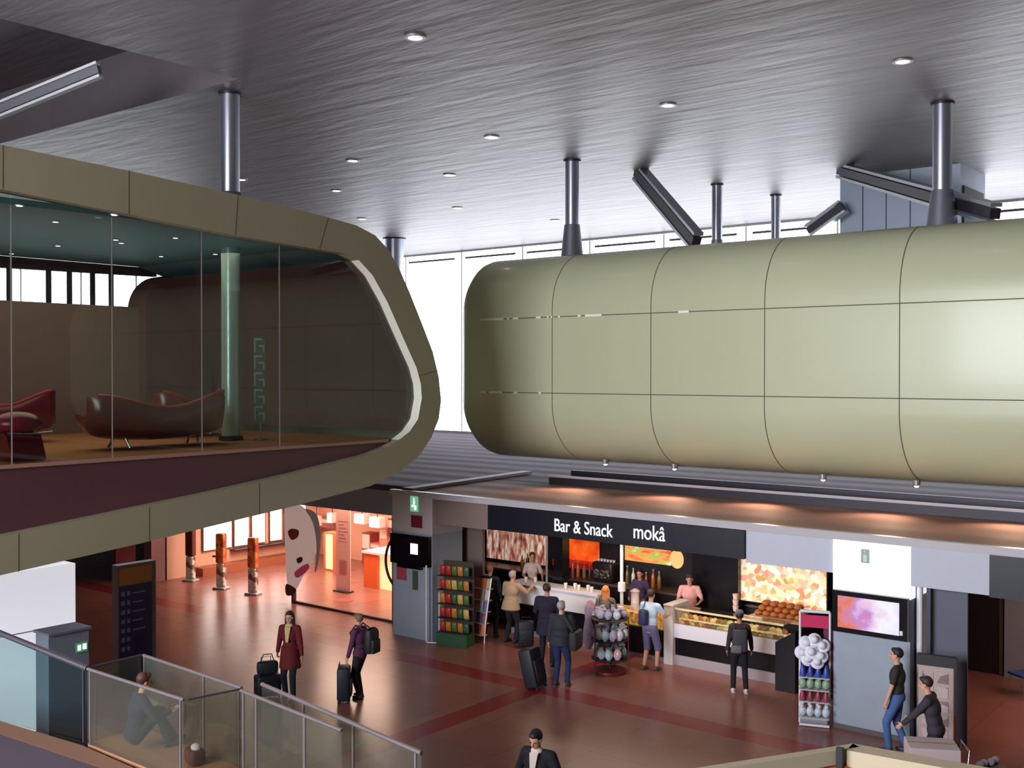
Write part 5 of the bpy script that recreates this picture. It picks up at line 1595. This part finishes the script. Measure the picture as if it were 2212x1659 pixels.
def person(label, loc, yaw, h=1.72, female=False, lean=0.0, hips=None, feet=((-0.10, 0.0), (0.10, 0.0)), hands=((-0.24, 0.05, 0.80), (0.24, 0.05, 0.80)),
           skin='fair', top=(40, 40, 50), bottom=(30, 34, 50), shoe=(26, 24, 26), hair=(60, 42, 32), hairlen=0, sleeve='long', legs='long', coat=0.0, cap=None,
           bulk=1.0, headyaw=0.0, headtilt=0.0, hold=(False, False), topname='jacket', botname='trousers', feet_z=(0, 0), extra=None, opencoat=None, knees=None):
    k = h / 1.75
    t = thing('person', label, 'person', loc, yaw)
    S = mat('skin_' + skin, SKIN[skin], 0.55)
    hipz = 0.93
    hx, hy, hz_ = hips if hips else (0, 0, hipz)
    pel = Vector((hx, hy, hz_))
    up = Vector((0, math.sin(lean), math.cos(lean)))
    fw_ = Vector((0, math.cos(lean), -math.sin(lean)))
    sh_w = (0.165 if female else 0.19)
    waist = pel + up * 0.14
    chest = pel + up * 0.36
    neckb = pel + up * 0.55
    shl = [pel + up * 0.50 + Vector((s * sh_w, 0, 0)) for s in (-1, 1)]
    hup = (up + Vector((0, math.sin(headtilt) * 0.9, 0))).normalized()
    head = neckb + hup * 0.175 + fw_ * 0.02
    Rh = Matrix.Rotation(headyaw, 3, 'Z') @ Matrix.Rotation(-(lean * 0.6 + headtilt), 3, 'X')
    B = MB()
    def tor(mb, g, top_=True, hipsin=True):
        """torso volumes; g = clothing ease"""
        Rl = Matrix.Rotation(-lean, 3, 'X')
        w = (0.15 if female else 0.165) * bulk
        mb.ell(pel + up * 0.02, w + g + (0.012 if female else 0), 0.115 * bulk + g, 0.13 + g * .5, 18, 12, Rl)
        mb.ell(waist + up * 0.02, w * (0.80 if female else 0.92) + g, 0.10 * bulk + g, 0.16, 18, 12, Rl)
        mb.ell(chest, w * 1.02 + g, 0.118 * bulk + g, 0.19, 18, 12, Rl)
        mb.capsule(shl[0] + Vector((0.03, 0, 0)), shl[1] - Vector((0.03, 0, 0)), 0.062 + g * .8, None, 12)
        mb.ell(pel + up * 0.46, sh_w * 0.9 + g, 0.09 + g, 0.08, 16, 10, Rl)
        if female:
            for s in (-1, 1):
                mb.ell(chest + Vector((s * 0.07, 0, 0)) + fw_ * 0.085 + up * 0.02, 0.062 + g * .5, 0.05 + g * .5, 0.06 + g * .4, 12, 8, Rl)
    tor(B, 0.0)
    B.capsule(neckb - up * 0.05, head - hup * 0.06, 0.056, 0.050, 12)
    # head: skull, jaw, nose, ears
    def H(x, y, z): return head + Rh @ Vector((x, y, z))
    B.ell(H(0, -0.012, 0.022), 0.076, 0.094, 0.098, 18, 14, Rh)
    B.ell(H(0, 0.022, -0.045), 0.058, 0.068, 0.078, 16, 12, Rh)
    B.capsule(H(0, 0.088, 0.012), H(0, 0.106, -0.022), 0.010, 0.014, 8)
    for s in (-1, 1):
        B.ell(H(s * 0.077, -0.005, -0.005), 0.012, 0.020, 0.030, 8, 6, Rh)
    # legs
    hipj = [pel + Vector((s * 0.088, 0, -0.02)) for s in (-1, 1)]
    ank, kn = [], []
    for i, s in enumerate((-1, 1)):
        a = Vector((feet[i][0], feet[i][1], 0.085 + feet_z[i]))
        bend = knees[i] if knees else (0.05 * s, 1, 0.1)
        kq, aq = ik(hipj[i], a, 0.43, 0.43, bend)
        kn.append(kq); ank.append(aq)
        B.capsule(hipj[i], kq, 0.082 * bulk, 0.056, 14)
        B.capsule(kq, kq.lerp(aq, 0.35), 0.054, 0.056, 14)
        B.capsule(kq.lerp(aq, 0.35), aq, 0.056, 0.038, 14)
        B.capsule(aq + Vector((0, -0.02, -0.045)), aq + Vector((0, 0.13, -0.055)), 0.036, 0.026, 10)
    # arms and hands
    el, wr = [], []
    for i, s in enumerate((-1, 1)):
        e_, w_ = ik(shl[i], hands[i], 0.285, 0.255, (s * 0.5, -0.8, -0.4))
        el.append(e_); wr.append(w_)
        B.capsule(shl[i], e_, 0.050 * (0.5 + 0.5 * bulk), 0.039, 12)
        B.capsule(e_, w_, 0.039, 0.026, 12)
        d = (w_ - e_).normalized()
        sd = Vector((0, 1, 0)) - d * d.y
        sd = sd.normalized() if sd.length > 0.2 else Vector((1, 0, 0))
        nn = d.cross(sd).normalized() * (-s)
        palm = w_ + d * 0.05
        B.capsule(w_, palm, 0.024, 0.026, 10)
        for q in (-1.0, -0.33, 0.33, 1.0):
            B.capsule(w_ + d * 0.02 + sd * 0.010 * q, palm + d * 0.03 + sd * 0.024 * q, 0.013, 0.012, 8)
        cur = 0.75 if hold[i] else 0.3
        for q, ln in ((-1.0, 0.058), (-0.33, 0.072), (0.33, 0.076), (1.0, 0.068)):
            p0 = palm + d * 0.035 + sd * 0.0265 * q
            p1 = p0 + (d * math.cos(cur) + nn * math.sin(cur)).normalized() * ln * .5
            p2 = p1 + (d * math.cos(cur * 2.3) + nn * math.sin(cur * 2.3)).normalized() * ln * .5
            B.capsule(p0, p1, 0.0098, 0.0092, 8); B.capsule(p1, p2, 0.0092, 0.008, 8)
        th0 = w_ + d * 0.025 + sd * 0.022
        th1 = th0 + (d * 0.6 + sd * 0.75 + nn * 0.3).normalized() * 0.035
        th2 = th1 + (d * 0.85 + sd * 0.2 + nn * 0.5).normalized() * 0.03
        B.capsule(th0, th1, 0.0125, 0.0115, 8); B.capsule(th1, th2, 0.0115, 0.0095, 8)
    body = remesh(B, 0.0085, 'body', S, t, 2)
    # eyes and mouth
    ey = MB()
    for s in (-1, 1):
        MB().ell(H(s * 0.030, 0.078, 0.008), 0.012, 0.008, 0.008, 10, 6, Rh).build('eye', mat('eye_dark', (40, 26, 22), 0.3), t, smooth=60)
    MB().ell(H(0, 0.086, -0.058), 0.022, 0.008, 0.007, 10, 6, Rh).build('lips', mat('lips_rose', (170, 90, 84), 0.5), t, smooth=60)
    # trousers / skirt
    Tm = mat('cloth_%d_%d_%d' % bottom, bottom, 0.85, var=0.12, scale=9)
    P = MB()
    Rl = Matrix.Rotation(-lean, 3, 'X')
    P.ell(pel + up * 0.02, (0.155 if female else 0.17) * bulk + 0.012, 0.12 * bulk + 0.012, 0.13, 18, 12, Rl)
    for i in (0, 1):
        if legs == 'long':
            P.capsule(hipj[i], kn[i], 0.096 * bulk, 0.068, 14)
            P.capsule(kn[i], ank[i] + (kn[i] - ank[i]).normalized() * 0.02, 0.068, 0.058, 14)
        else:
            P.capsule(hipj[i], hipj[i].lerp(kn[i], 0.98), 0.098 * bulk, 0.082, 14)
            P.capsule(kn[i], kn[i].lerp(ank[i], 0.08), 0.082, 0.080, 14)
    remesh(P, 0.014, botname, Tm, t, 3)
    # top
    Cm = mat('cloth_%d_%d_%d' % top, top, 0.85, var=0.12, scale=9)
    C = MB()
    g = 0.022 if topname != 'shirt' else 0.012
    tor(C, g)
    C.capsule(neckb - up * 0.07, neckb - up * 0.015, 0.075, 0.062, 14)
    for i in (0, 1):
        if sleeve == 'long':
            C.capsule(shl[i], el[i], 0.060 * bulk + g * .4, 0.050 + g * .3, 12)
            C.capsule(el[i], wr[i] - (wr[i] - el[i]).normalized() * 0.015, 0.050 + g * .3, 0.037 + g * .3, 12)
        elif sleeve == 'short':
            C.capsule(shl[i], shl[i].lerp(el[i], 0.7), 0.062 * bulk, 0.056, 12)
        else:
            C.capsule(shl[i], shl[i].lerp(el[i], 0.1), 0.06, 0.056, 12)
    if coat:
        q = pel - Vector((0, 0, coat))
        C.cyl(waist, q, 0.17 * bulk, 0.215 * bulk, 20)
        C.ell(q, 0.215 * bulk, 0.17 * bulk, 0.03, 18, 8)
    remesh(C, 0.014, topname, Cm, t, 3)
    if opencoat:
        # a strip of the lighter scarf / inner cloth down the front
        V = MB()
        V.loft([[tuple(neckb + fw_ * 0.075 + Vector((x, 0.0, z))) for x, z in ((-0.055, 0.02), (0.055, 0.02))] + [tuple(neckb + fw_ * 0.14 + Vector((0.06, 0, 0.0))), tuple(neckb + fw_ * 0.14 + Vector((-0.06, 0, 0.0)))],
                [tuple(chest + fw_ * (0.11 * bulk) + Vector((x, 0, -0.1))) for x in (-0.02, 0.02)] + [tuple(chest + fw_ * (0.185 * bulk) + Vector((0.025, 0, -0.1))), tuple(chest + fw_ * (0.185 * bulk) + Vector((-0.025, 0, -0.1)))]])
        V.ell(neckb + fw_ * 0.045 + up * 0.015, 0.085, 0.065, 0.05, 14, 8, Rl)
        V.build('scarf', mat('scarf_%d_%d_%d' % opencoat, opencoat, 0.9), t, smooth=60)
    # shoes
    Sm = mat('shoe_%d_%d_%d' % shoe, shoe, 0.45)
    for i in (0, 1):
        q = ank[i]
        s_ = MB()
        s_.ell(q + Vector((0, 0.055, -0.048)), 0.047, 0.135, 0.040, 16, 10).ell(q + Vector((0, -0.01, -0.02)), 0.046, 0.055, 0.055, 14, 8)
        s_.box(q.x - 0.042, q.x + 0.042, q.y - 0.06, q.y + 0.16, q.z - 0.085, q.z - 0.068)
        s_.build('shoe', Sm, t, smooth=50)
    # hair
    if hair is not None:
        Hm = mat('hair_%d_%d_%d' % hair, hair, 0.6, var=0.2, scale=30)
        Hh = MB()
        Hh.ell(H(0, -0.028, 0.040), 0.088, 0.096, 0.096, 18, 12, Rh)
        Hh.ell(H(0, 0.035, 0.092), 0.066, 0.05, 0.036, 14, 8, Rh)
        if hairlen >= 1:
            for x in (-0.066, -0.035, 0.0, 0.035, 0.066):
                Hh.capsule(H(x, -0.06 + abs(x) * 0.5, 0.02), H(x * 1.25, -0.085 + abs(x) * 0.6, -0.08 - 0.11 * hairlen), 0.040, 0.030, 10)
        if hairlen < 0:
            Hh.capsule(H(0, -0.11, 0.05), H(0, -0.14, 0.03), 0.04, 0.035, 10)
        remesh(Hh, 0.011, 'hair', Hm, t, 2)
    if cap:
        MB().lathe([(0.094, 0.0), (0.098, 0.05), (0.075, 0.10), (0.01, 0.118)], n=20).build('cap', mat('cap_%d_%d_%d' % cap, cap, 0.8), t, smooth=50).location = head + Vector((0, -0.015, 0.035))
    t.scale = (k, k, k)
    return t

def yawc(a):
    return YAW + math.radians(a)   # 0 = facing away from the viewer, 180 = towards, 90 = facing picture left

def gp(px, py, z=0.0):
    p = hz(px, py, z)
    return (p.x, p.y, z)

def suitcase(label, loc, rz, w=0.42, d=0.26, h=0.62, c=(22, 22, 34), tilt=0.0, handle=0.35):
    t = thing('suitcase', label, 'suitcase', loc, rz)
    m = mat('case_%d_%d_%d' % c, c, 0.55, var=0.1)
    R = Matrix.Rotation(tilt, 4, 'X')
    def T(o): o.matrix_parent_inverse = Matrix.Identity(4); o.rotation_euler = (tilt, 0, 0); return o
    T(MB().rbox(0, 0, 0.05 + h / 2, w, d, h, 0.05).build('shell', m, t, smooth=40))
    T(MB().rbox(0, -d / 2 - 0.015, 0.05 + h * .42, w * .8, 0.04, h * .55, 0.02).build('front_pocket', m, t, smooth=40))
    if handle:
        T(MB().tube([(-0.1, d * .35, h), (-0.1, d * .35, h + handle), (0.1, d * .35, h + handle), (0.1, d * .35, h)], 0.009, 6).build('pull_handle', DARKM, t))
    for sx in (-1, 1):
        for sy in (-1, 1):
            T(MB().cyl((sx * w * .4 - .012, sy * d * .36, 0.028), (sx * w * .4 + .012, sy * d * .36, 0.028), 0.028, n=12).build('wheel', mat('wheel_black', (20, 20, 22), 0.5), t))
    return t

# 1 woman in red coat
person('woman in long dark red coat and pale scarf walking with a low suitcase', gp(627, 1508), yawc(172), 1.74, True, lean=0.03, feet=((-0.12, 0.16), (0.12, -0.06)),
       hands=((-0.30, 0.10, 0.78), (0.34, -0.12, 0.74)), top=(104, 18, 28), bottom=(22, 20, 32), hair=(38, 22, 20), hairlen=2, coat=0.30, opencoat=(206, 176, 130), bulk=1.05, skin='fair', topname='coat', hold=(False, True))
p = gp(578, 1506)
suitcase('dark low suitcase trailing behind the woman in the red coat', p, yawc(30), 0.50, 0.32, 0.42, (26, 24, 32), tilt=0.0, handle=0.38)
p = Vector(gp(597, 1470))
t = thing('shoulder_bag', 'black shoulder bag resting on the low suitcase beside the red coat', 'bag', (gp(578, 1506)[0], gp(578, 1506)[1], 0.475), yawc(20))
MB().rbox(0, 0, 0.13, 0.42, 0.2, 0.26, 0.06).build('body', mat('bag_black', (20, 22, 28), 0.6), t, smooth=40)
MB().tube([(-0.14, 0, 0.24), (-0.08, 0, 0.40), (0.08, 0, 0.40), (0.14, 0, 0.24)], 0.012, 6).build('strap', mat('bag_black', (20, 22, 28), 0.6), t)
# 2 purple jacket person
person('person in a purple jacket and black trousers standing by an upright black suitcase', gp(778, 1508), yawc(62), 1.68, True, lean=0.04, feet=((-0.09, -0.05), (0.09, 0.05)),
       hands=((-0.26, 0.14, 0.86), (0.22, 0.16, 0.98)), top=(86, 34, 72), bottom=(22, 14, 30), hair=(120, 88, 70), hairlen=0, bulk=1.02, skin='fair')
t = thing('backpack', 'black backpack carried by the person in the purple jacket', 'backpack', (gp(778, 1508)[0], gp(778, 1508)[1], 0), yawc(62))
MB().rbox(0, -0.28, 1.20, 0.34, 0.20, 0.50, 0.08).build('body', mat('bag_black', (20, 22, 28), 0.6), t, smooth=40)
MB().rbox(0, -0.38, 1.10, 0.26, 0.08, 0.28, 0.03).build('pocket', mat('bag_dark', (30, 30, 36), 0.6), t, smooth=40)
for s in (-1, 1):
    MB().tube([(s * .1, -0.17, 1.42), (s * .12, 0.02, 1.50), (s * .13, 0.15, 1.34), (s * .14, 0.06, 1.08), (s * .12, -0.17, 1.0)], 0.016, 6).build('strap', mat('bag_dark', (30, 30, 36), 0.6), t)
suitcase('upright black suitcase in front of the person in the purple jacket', gp(743, 1516), yawc(95), 0.40, 0.26, 0.66, (20, 20, 36), handle=0.12)
# 3 dark clothed vendor standing behind the magazine rack
person('person in black top and trousers left of the man in beige at the bar', gp(1058, 1376), yawc(-20), 1.78, False, feet=((-0.15, 0), (0.15, 0)),
       hands=((-0.24, 0.10, 0.86), (0.22, 0.16, 0.95)), top=(26, 28, 44), bottom=(22, 22, 34), hair=(150, 100, 80), skin='tan', topname='pullover')
# 4 man in beige jacket
person('man in a beige jacket leaning towards the left end of the bar', gp(1103, 1388), yawc(-38), 1.72, False, lean=0.10, feet=((-0.13, 0), (0.13, 0.04)),
       hands=((-0.20, 0.34, 1.12), (0.26, 0.46, 1.30)), top=(178, 146, 120), bottom=(30, 24, 34), hair=(170, 160, 156), bulk=1.12, skin='warm', coat=0.10)
suitcase('black suitcase at the feet of the man in the beige jacket', gp(1136, 1398), yawc(0), 0.38, 0.26, 0.58, (20, 20, 34), handle=0.12)
# 5 dark coat at bar
person('tall person in a dark navy coat standing at the bar beside the grey haired man', gp(1181, 1440), yawc(-15), 1.84, False, feet=((-0.12, 0), (0.12, 0)),
       hands=((-0.20, 0.28, 1.05), (0.20, 0.30, 1.10)), top=(34, 30, 50), bottom=(22, 22, 36), hair=(64, 40, 34), bulk=1.08, skin='warm', coat=0.22, topname='coat')
suitcase('large black wheeled suitcase tilted beside the grey haired man', gp(1160, 1488), yawc(58), 0.44, 0.32, 0.80, (24, 26, 34), tilt=-0.25, handle=0.25)
# 6 grey hair man
person('grey haired man in dark jacket and blue jeans seen from behind', gp(1212, 1482), yawc(-22), 1.76, False, feet=((-0.11, -0.03), (0.13, 0.02)),
       hands=((-0.30, 0.06, 0.84), (0.26, 0.18, 0.98)), top=(44, 44, 56), bottom=(34, 46, 92), shoe=(60, 60, 64), hair=(164, 156, 160), bulk=1.12, skin='fair', coat=0.05)
q = gp(1212, 1482)
t = thing('travel_bag', 'dark travel bag hanging at the hip of the grey haired man', 'bag', q, yawc(-22))
MB().rbox(0.34, -0.04, 1.02, 0.20, 0.46, 0.40, 0.07).build('body', mat('bag_charcoal', (36, 36, 42), 0.7), t, smooth=40)
MB().tube([(0.32, 0.12, 1.2), (0.18, 0.14, 1.50), (0.08, -0.02, 1.58), (0.14, -0.17, 1.48), (0.32, -0.2, 1.2)], 0.018, 6).build('strap', mat('bag_strap', (50, 50, 56), 0.7), t)
# 7 blonde woman
person('woman with ginger blonde hair in a grey top at the counter by the white pole', gp(1308, 1424), yawc(-10), 1.66, True, feet=((-0.09, 0), (0.10, 0)),
       hands=((-0.18, 0.26, 1.05), (0.20, 0.28, 1.08)), top=(112, 96, 92), bottom=(44, 40, 52), hair=(214, 128, 66), hairlen=1.2, skin='warm', topname='pullover')
q = gp(1308, 1424)
t = thing('handbag', 'black handbag on the back of the ginger haired woman', 'bag', q, yawc(-10))
MB().rbox(0.04, -0.235, 1.06, 0.34, 0.12, 0.30, 0.04).build('body', mat('bag_black', (20, 22, 28), 0.6), t, smooth=40)
MB().tube([(-0.1, -0.2, 1.18), (-0.13, -0.13, 1.42), (-0.05, 0.02, 1.52), (0.16, -0.13, 1.3), (0.16, -0.2, 1.15)], 0.010, 6).build('strap', mat('bag_dark', (30, 30, 36), 0.6), t)
# 8 man light blue shirt, shorts
person('man in a pale blue shirt and lilac grey shorts standing at the snack counter', gp(1404, 1448), yawc(-35), 1.76, False, lean=0.05, feet=((-0.13, -0.04), (0.14, 0.05)),
       hands=((-0.18, 0.34, 1.10), (0.22, 0.40, 1.16)), top=(188, 206, 228), bottom=(108, 100, 138), shoe=(70, 60, 56), hair=(44, 32, 34), sleeve='short', legs='short', skin='warm', topname='shirt', botname='shorts')
q = gp(1404, 1448)
t = thing('backpack', 'small navy backpack on the man in the pale blue shirt', 'backpack', q, yawc(-35))
MB().rbox(-0.07, -0.20, 1.20, 0.20, 0.12, 0.34, 0.05).build('body', mat('bag_navy', (40, 46, 84), 0.6), t, smooth=40)
MB().tube([(-0.1, -0.16, 1.36), (-0.12, 0.0, 1.52), (-0.12, 0.15, 1.38), (-0.15, 0.1, 1.12), (-0.12, -0.14, 1.08)], 0.012, 6).build('strap', mat('bag_navy', (40, 46, 84), 0.6), t)
# 9 server in pink
p = hv(1490, 1300, 22.6)
person('server in a pink shirt and peaked cap behind the pastry counter', (p.x, 22.6, 0.12), yawc(168), 1.72, False, lean=0.12, feet=((-0.1, 0), (0.1, 0)),
       hands=((-0.22, 0.34, 1.12), (0.20, 0.36, 1.10)), top=(232, 170, 166), bottom=(30, 24, 30), hair=(50, 34, 32), sleeve='short', skin='warm', topname='shirt', cap=(52, 32, 44), bulk=1.1)
struct(MB().box(-20.3, -9.6, 22.15, 23.3, 0, 0.12).build('floor_bar', mat('bar_floor_dark', (40, 34, 36), 0.6)))
p = hv(1150, 1300, 22.7)
person('server in a pinkish white shirt behind the white counter at the left', (p.x, 22.7, 0.12), yawc(190), 1.70, True, feet=((-0.1, 0), (0.1, 0)),
       hands=((-0.22, 0.3, 1.08), (0.20, 0.32, 1.12)), top=(226, 196, 190), bottom=(30, 24, 30), hair=(96, 56, 40), hairlen=0, sleeve='short', skin='warm', topname='shirt')
p = hv(1385, 1300, 22.7)
person('server in dark purple with dark hair behind the snack counter', (p.x, 22.7, 0.12), yawc(150), 1.66, True, lean=0.1, feet=((-0.1, 0), (0.1, 0)),
       hands=((-0.22, 0.3, 1.05), (0.20, 0.3, 1.05)), top=(66, 48, 84), bottom=(30, 24, 30), hair=(40, 30, 40), hairlen=0.4, skin='warm', topname='pullover')
# 10 dark woman
person('woman in black trousers and white shoes standing at the pastry counter', gp(1597, 1496), yawc(-8), 1.66, True, feet=((-0.13, 0.02), (0.14, -0.03)),
       hands=((-0.25, 0.10, 0.90), (0.27, 0.12, 0.92)), top=(56, 44, 50), bottom=(20, 22, 34), shoe=(224, 214, 200), hair=(52, 30, 28), hairlen=0.6, skin='tan', topname='pullover', cap=(112, 98, 112))
q = gp(1597, 1496)
t = thing('backpack', 'dark grey backpack on the woman with white shoes', 'backpack', q, yawc(-8))
MB().rbox(0, -0.245, 1.13, 0.30, 0.16, 0.46, 0.06).build('body', mat('bag_charcoal2', (58, 54, 62), 0.7), t, smooth=40)
MB().rbox(-0.08, -0.31, 0.97, 0.22, 0.06, 0.16, 0.025).build('pocket', mat('bag_grey_pocket', (106, 104, 108), 0.6), t, smooth=40)
for s in (-1, 1):
    MB().tube([(s * .1, -0.14, 1.33), (s * .11, 0.0, 1.45), (s * .12, 0.15, 1.3), (s * .15, 0.05, 1.05), (s * .12, -0.14, 0.95)], 0.014, 6).build('strap', mat('bag_charcoal2', (58, 54, 62), 0.7), t)
# 11 man in black tee
q = Vector(gp(1938, 1624))
person('man in a black short sleeved shirt and blue jeans in front of the bluish pillar', (q.x, q.y, 0), yawc(62), 1.78, False, feet=((-0.10, 0.12), (0.10, -0.14)),
       hands=((-0.24, 0.16, 0.82), (0.24, 0.02, 0.80)), top=(48, 44, 42), bottom=(74, 100, 158), shoe=(60, 56, 60), hair=(30, 22, 26), sleeve='short', skin='fair', topname='shirt', bulk=1.05)
# 12 man with luggage cart
q = Vector(gp(2022, 1706))
person('person in a dark grey jacket bending over white boxes at lower right', (q.x, q.y, 0), yawc(58), 1.76, False, lean=0.20, feet=((-0.10, 0.18), (0.10, -0.16)),
       hands=((-0.20, 0.46, 1.02), (0.20, 0.44, 1.02)), top=(58, 50, 62), bottom=(30, 28, 40), hair=(52, 34, 32), skin='fair', bulk=1.02)
e0 = hz(2010, 1640, 0.72)
ct = thing('luggage_cart', 'luggage cart with steel frame in front of the person in dark grey', 'cart', (e0.x, e0.y, 0), yawc(80))
MB().rbox(0, 0, 0.22, 0.6, 0.9, 0.05, 0.02).build('platform', STEELD, ct)
MB().box(-0.28, 0.28, -0.4, 0.4, 0.245, 0.68).build('lower_crate', mat('crate_grey', (120, 112, 120), 0.6), ct)
MB().tube([(-0.26, -0.44, 0.24), (-0.26, -0.5, 0.95), (0.26, -0.5, 0.95), (0.26, -0.44, 0.24)], 0.016, 8).build('handle', CHROME, ct, smooth=60)
for sx in (-1, 1):
    for sy in (-1, 1):
        MB().cyl((sx * .26 - .02, sy * .36, 0.09), (sx * .26 + .02, sy * .36, 0.09), 0.09, n=16).build('wheel', mat('wheel_black', (20, 20, 22), 0.5), ct)
for i, (dy, lb) in enumerate(((-0.02, 'white cardboard box under the hands of the person in dark grey'),)):
    t = thing('cardboard_box', lb, 'box', (e0.x, e0.y, 0.685), yawc(80))
    MB().rbox(0, dy, 0.14, 0.56, 0.72, 0.28, 0.01).build('carton', mat('carton_pale', (206, 186, 190), 0.7), t)
    MB().box(-0.03, 0.03, dy - 0.36, dy + 0.36, 0.28, 0.284).build('tape', mat('tape_tan', (180, 150, 120), 0.5), t)
e1 = hz(2135, 1662, 0.5)
t = thing('duffel_bag', 'dark bag with pale bundles on top at the lower right corner', 'bag', (e1.x, e1.y, 0), yawc(30))
MB().rbox(0, 0, 0.28, 0.62, 0.36, 0.56, 0.1).build('body', mat('bag_dark', (30, 30, 36), 0.6), t, smooth=40)
for k in range(4):
    MB().ell((-0.2 + 0.13 * k, 0.02 * (k % 2), 0.60), 0.07, 0.06, 0.06, 10, 8).build('pale_bundle', mat('bundle_pale', (206, 196, 200), 0.6), t, smooth=60)
# 13 man at bottom centre
q = Vector(gp(1166, 1862))
person('man in dark navy coat and white collar at the bottom of the picture', (q.x, q.y, 0), yawc(150), 1.80, False, lean=0.06, feet=((-0.10, 0.12), (0.10, -0.08)),
       hands=((-0.34, 0.16, 0.96), (0.26, 0.22, 1.10)), top=(24, 24, 38), bottom=(24, 24, 34), hair=(34, 22, 26), skin='fair', headtilt=0.35, coat=0.2, opencoat=(226, 206, 206), bulk=1.12, topname='coat')
# 14 seated woman on the landing
q = Vector((-12.75, 8.02, LZ))
person('seated woman in dark blue on the landing behind the glass railing at left', tuple(q), yawc(-55), 1.66, True, lean=0.18, hips=(0, -0.05, 0.22), feet=((-0.12, 0.52), (0.10, 0.40)), knees=((0, 0.3, 1), (0, 0.3, 1)),
       hands=((-0.12, 0.42, 0.46), (0.14, 0.40, 0.50)), top=(30, 40, 62), bottom=(24, 24, 34), hair=(84, 48, 34), hairlen=0.8, skin='fair', topname='jacket')
t = thing('cloth_bag', 'brown red bag lying on the landing at the feet of the seated woman', 'bag', (-11.75, 8.2, LZ), yawc(-55))
MB().rbox(0, 0, 0.1, 0.3, 0.2, 0.2, 0.05).build('body', mat('bag_wine', (84, 44, 48), 0.7), t, smooth=40)
MB().ell((0.05, 0.0, 0.22), 0.08, 0.07, 0.05, 12, 8).build('pale_cloth', mat('bundle_pale', (206, 196, 200), 0.6), t, smooth=60)
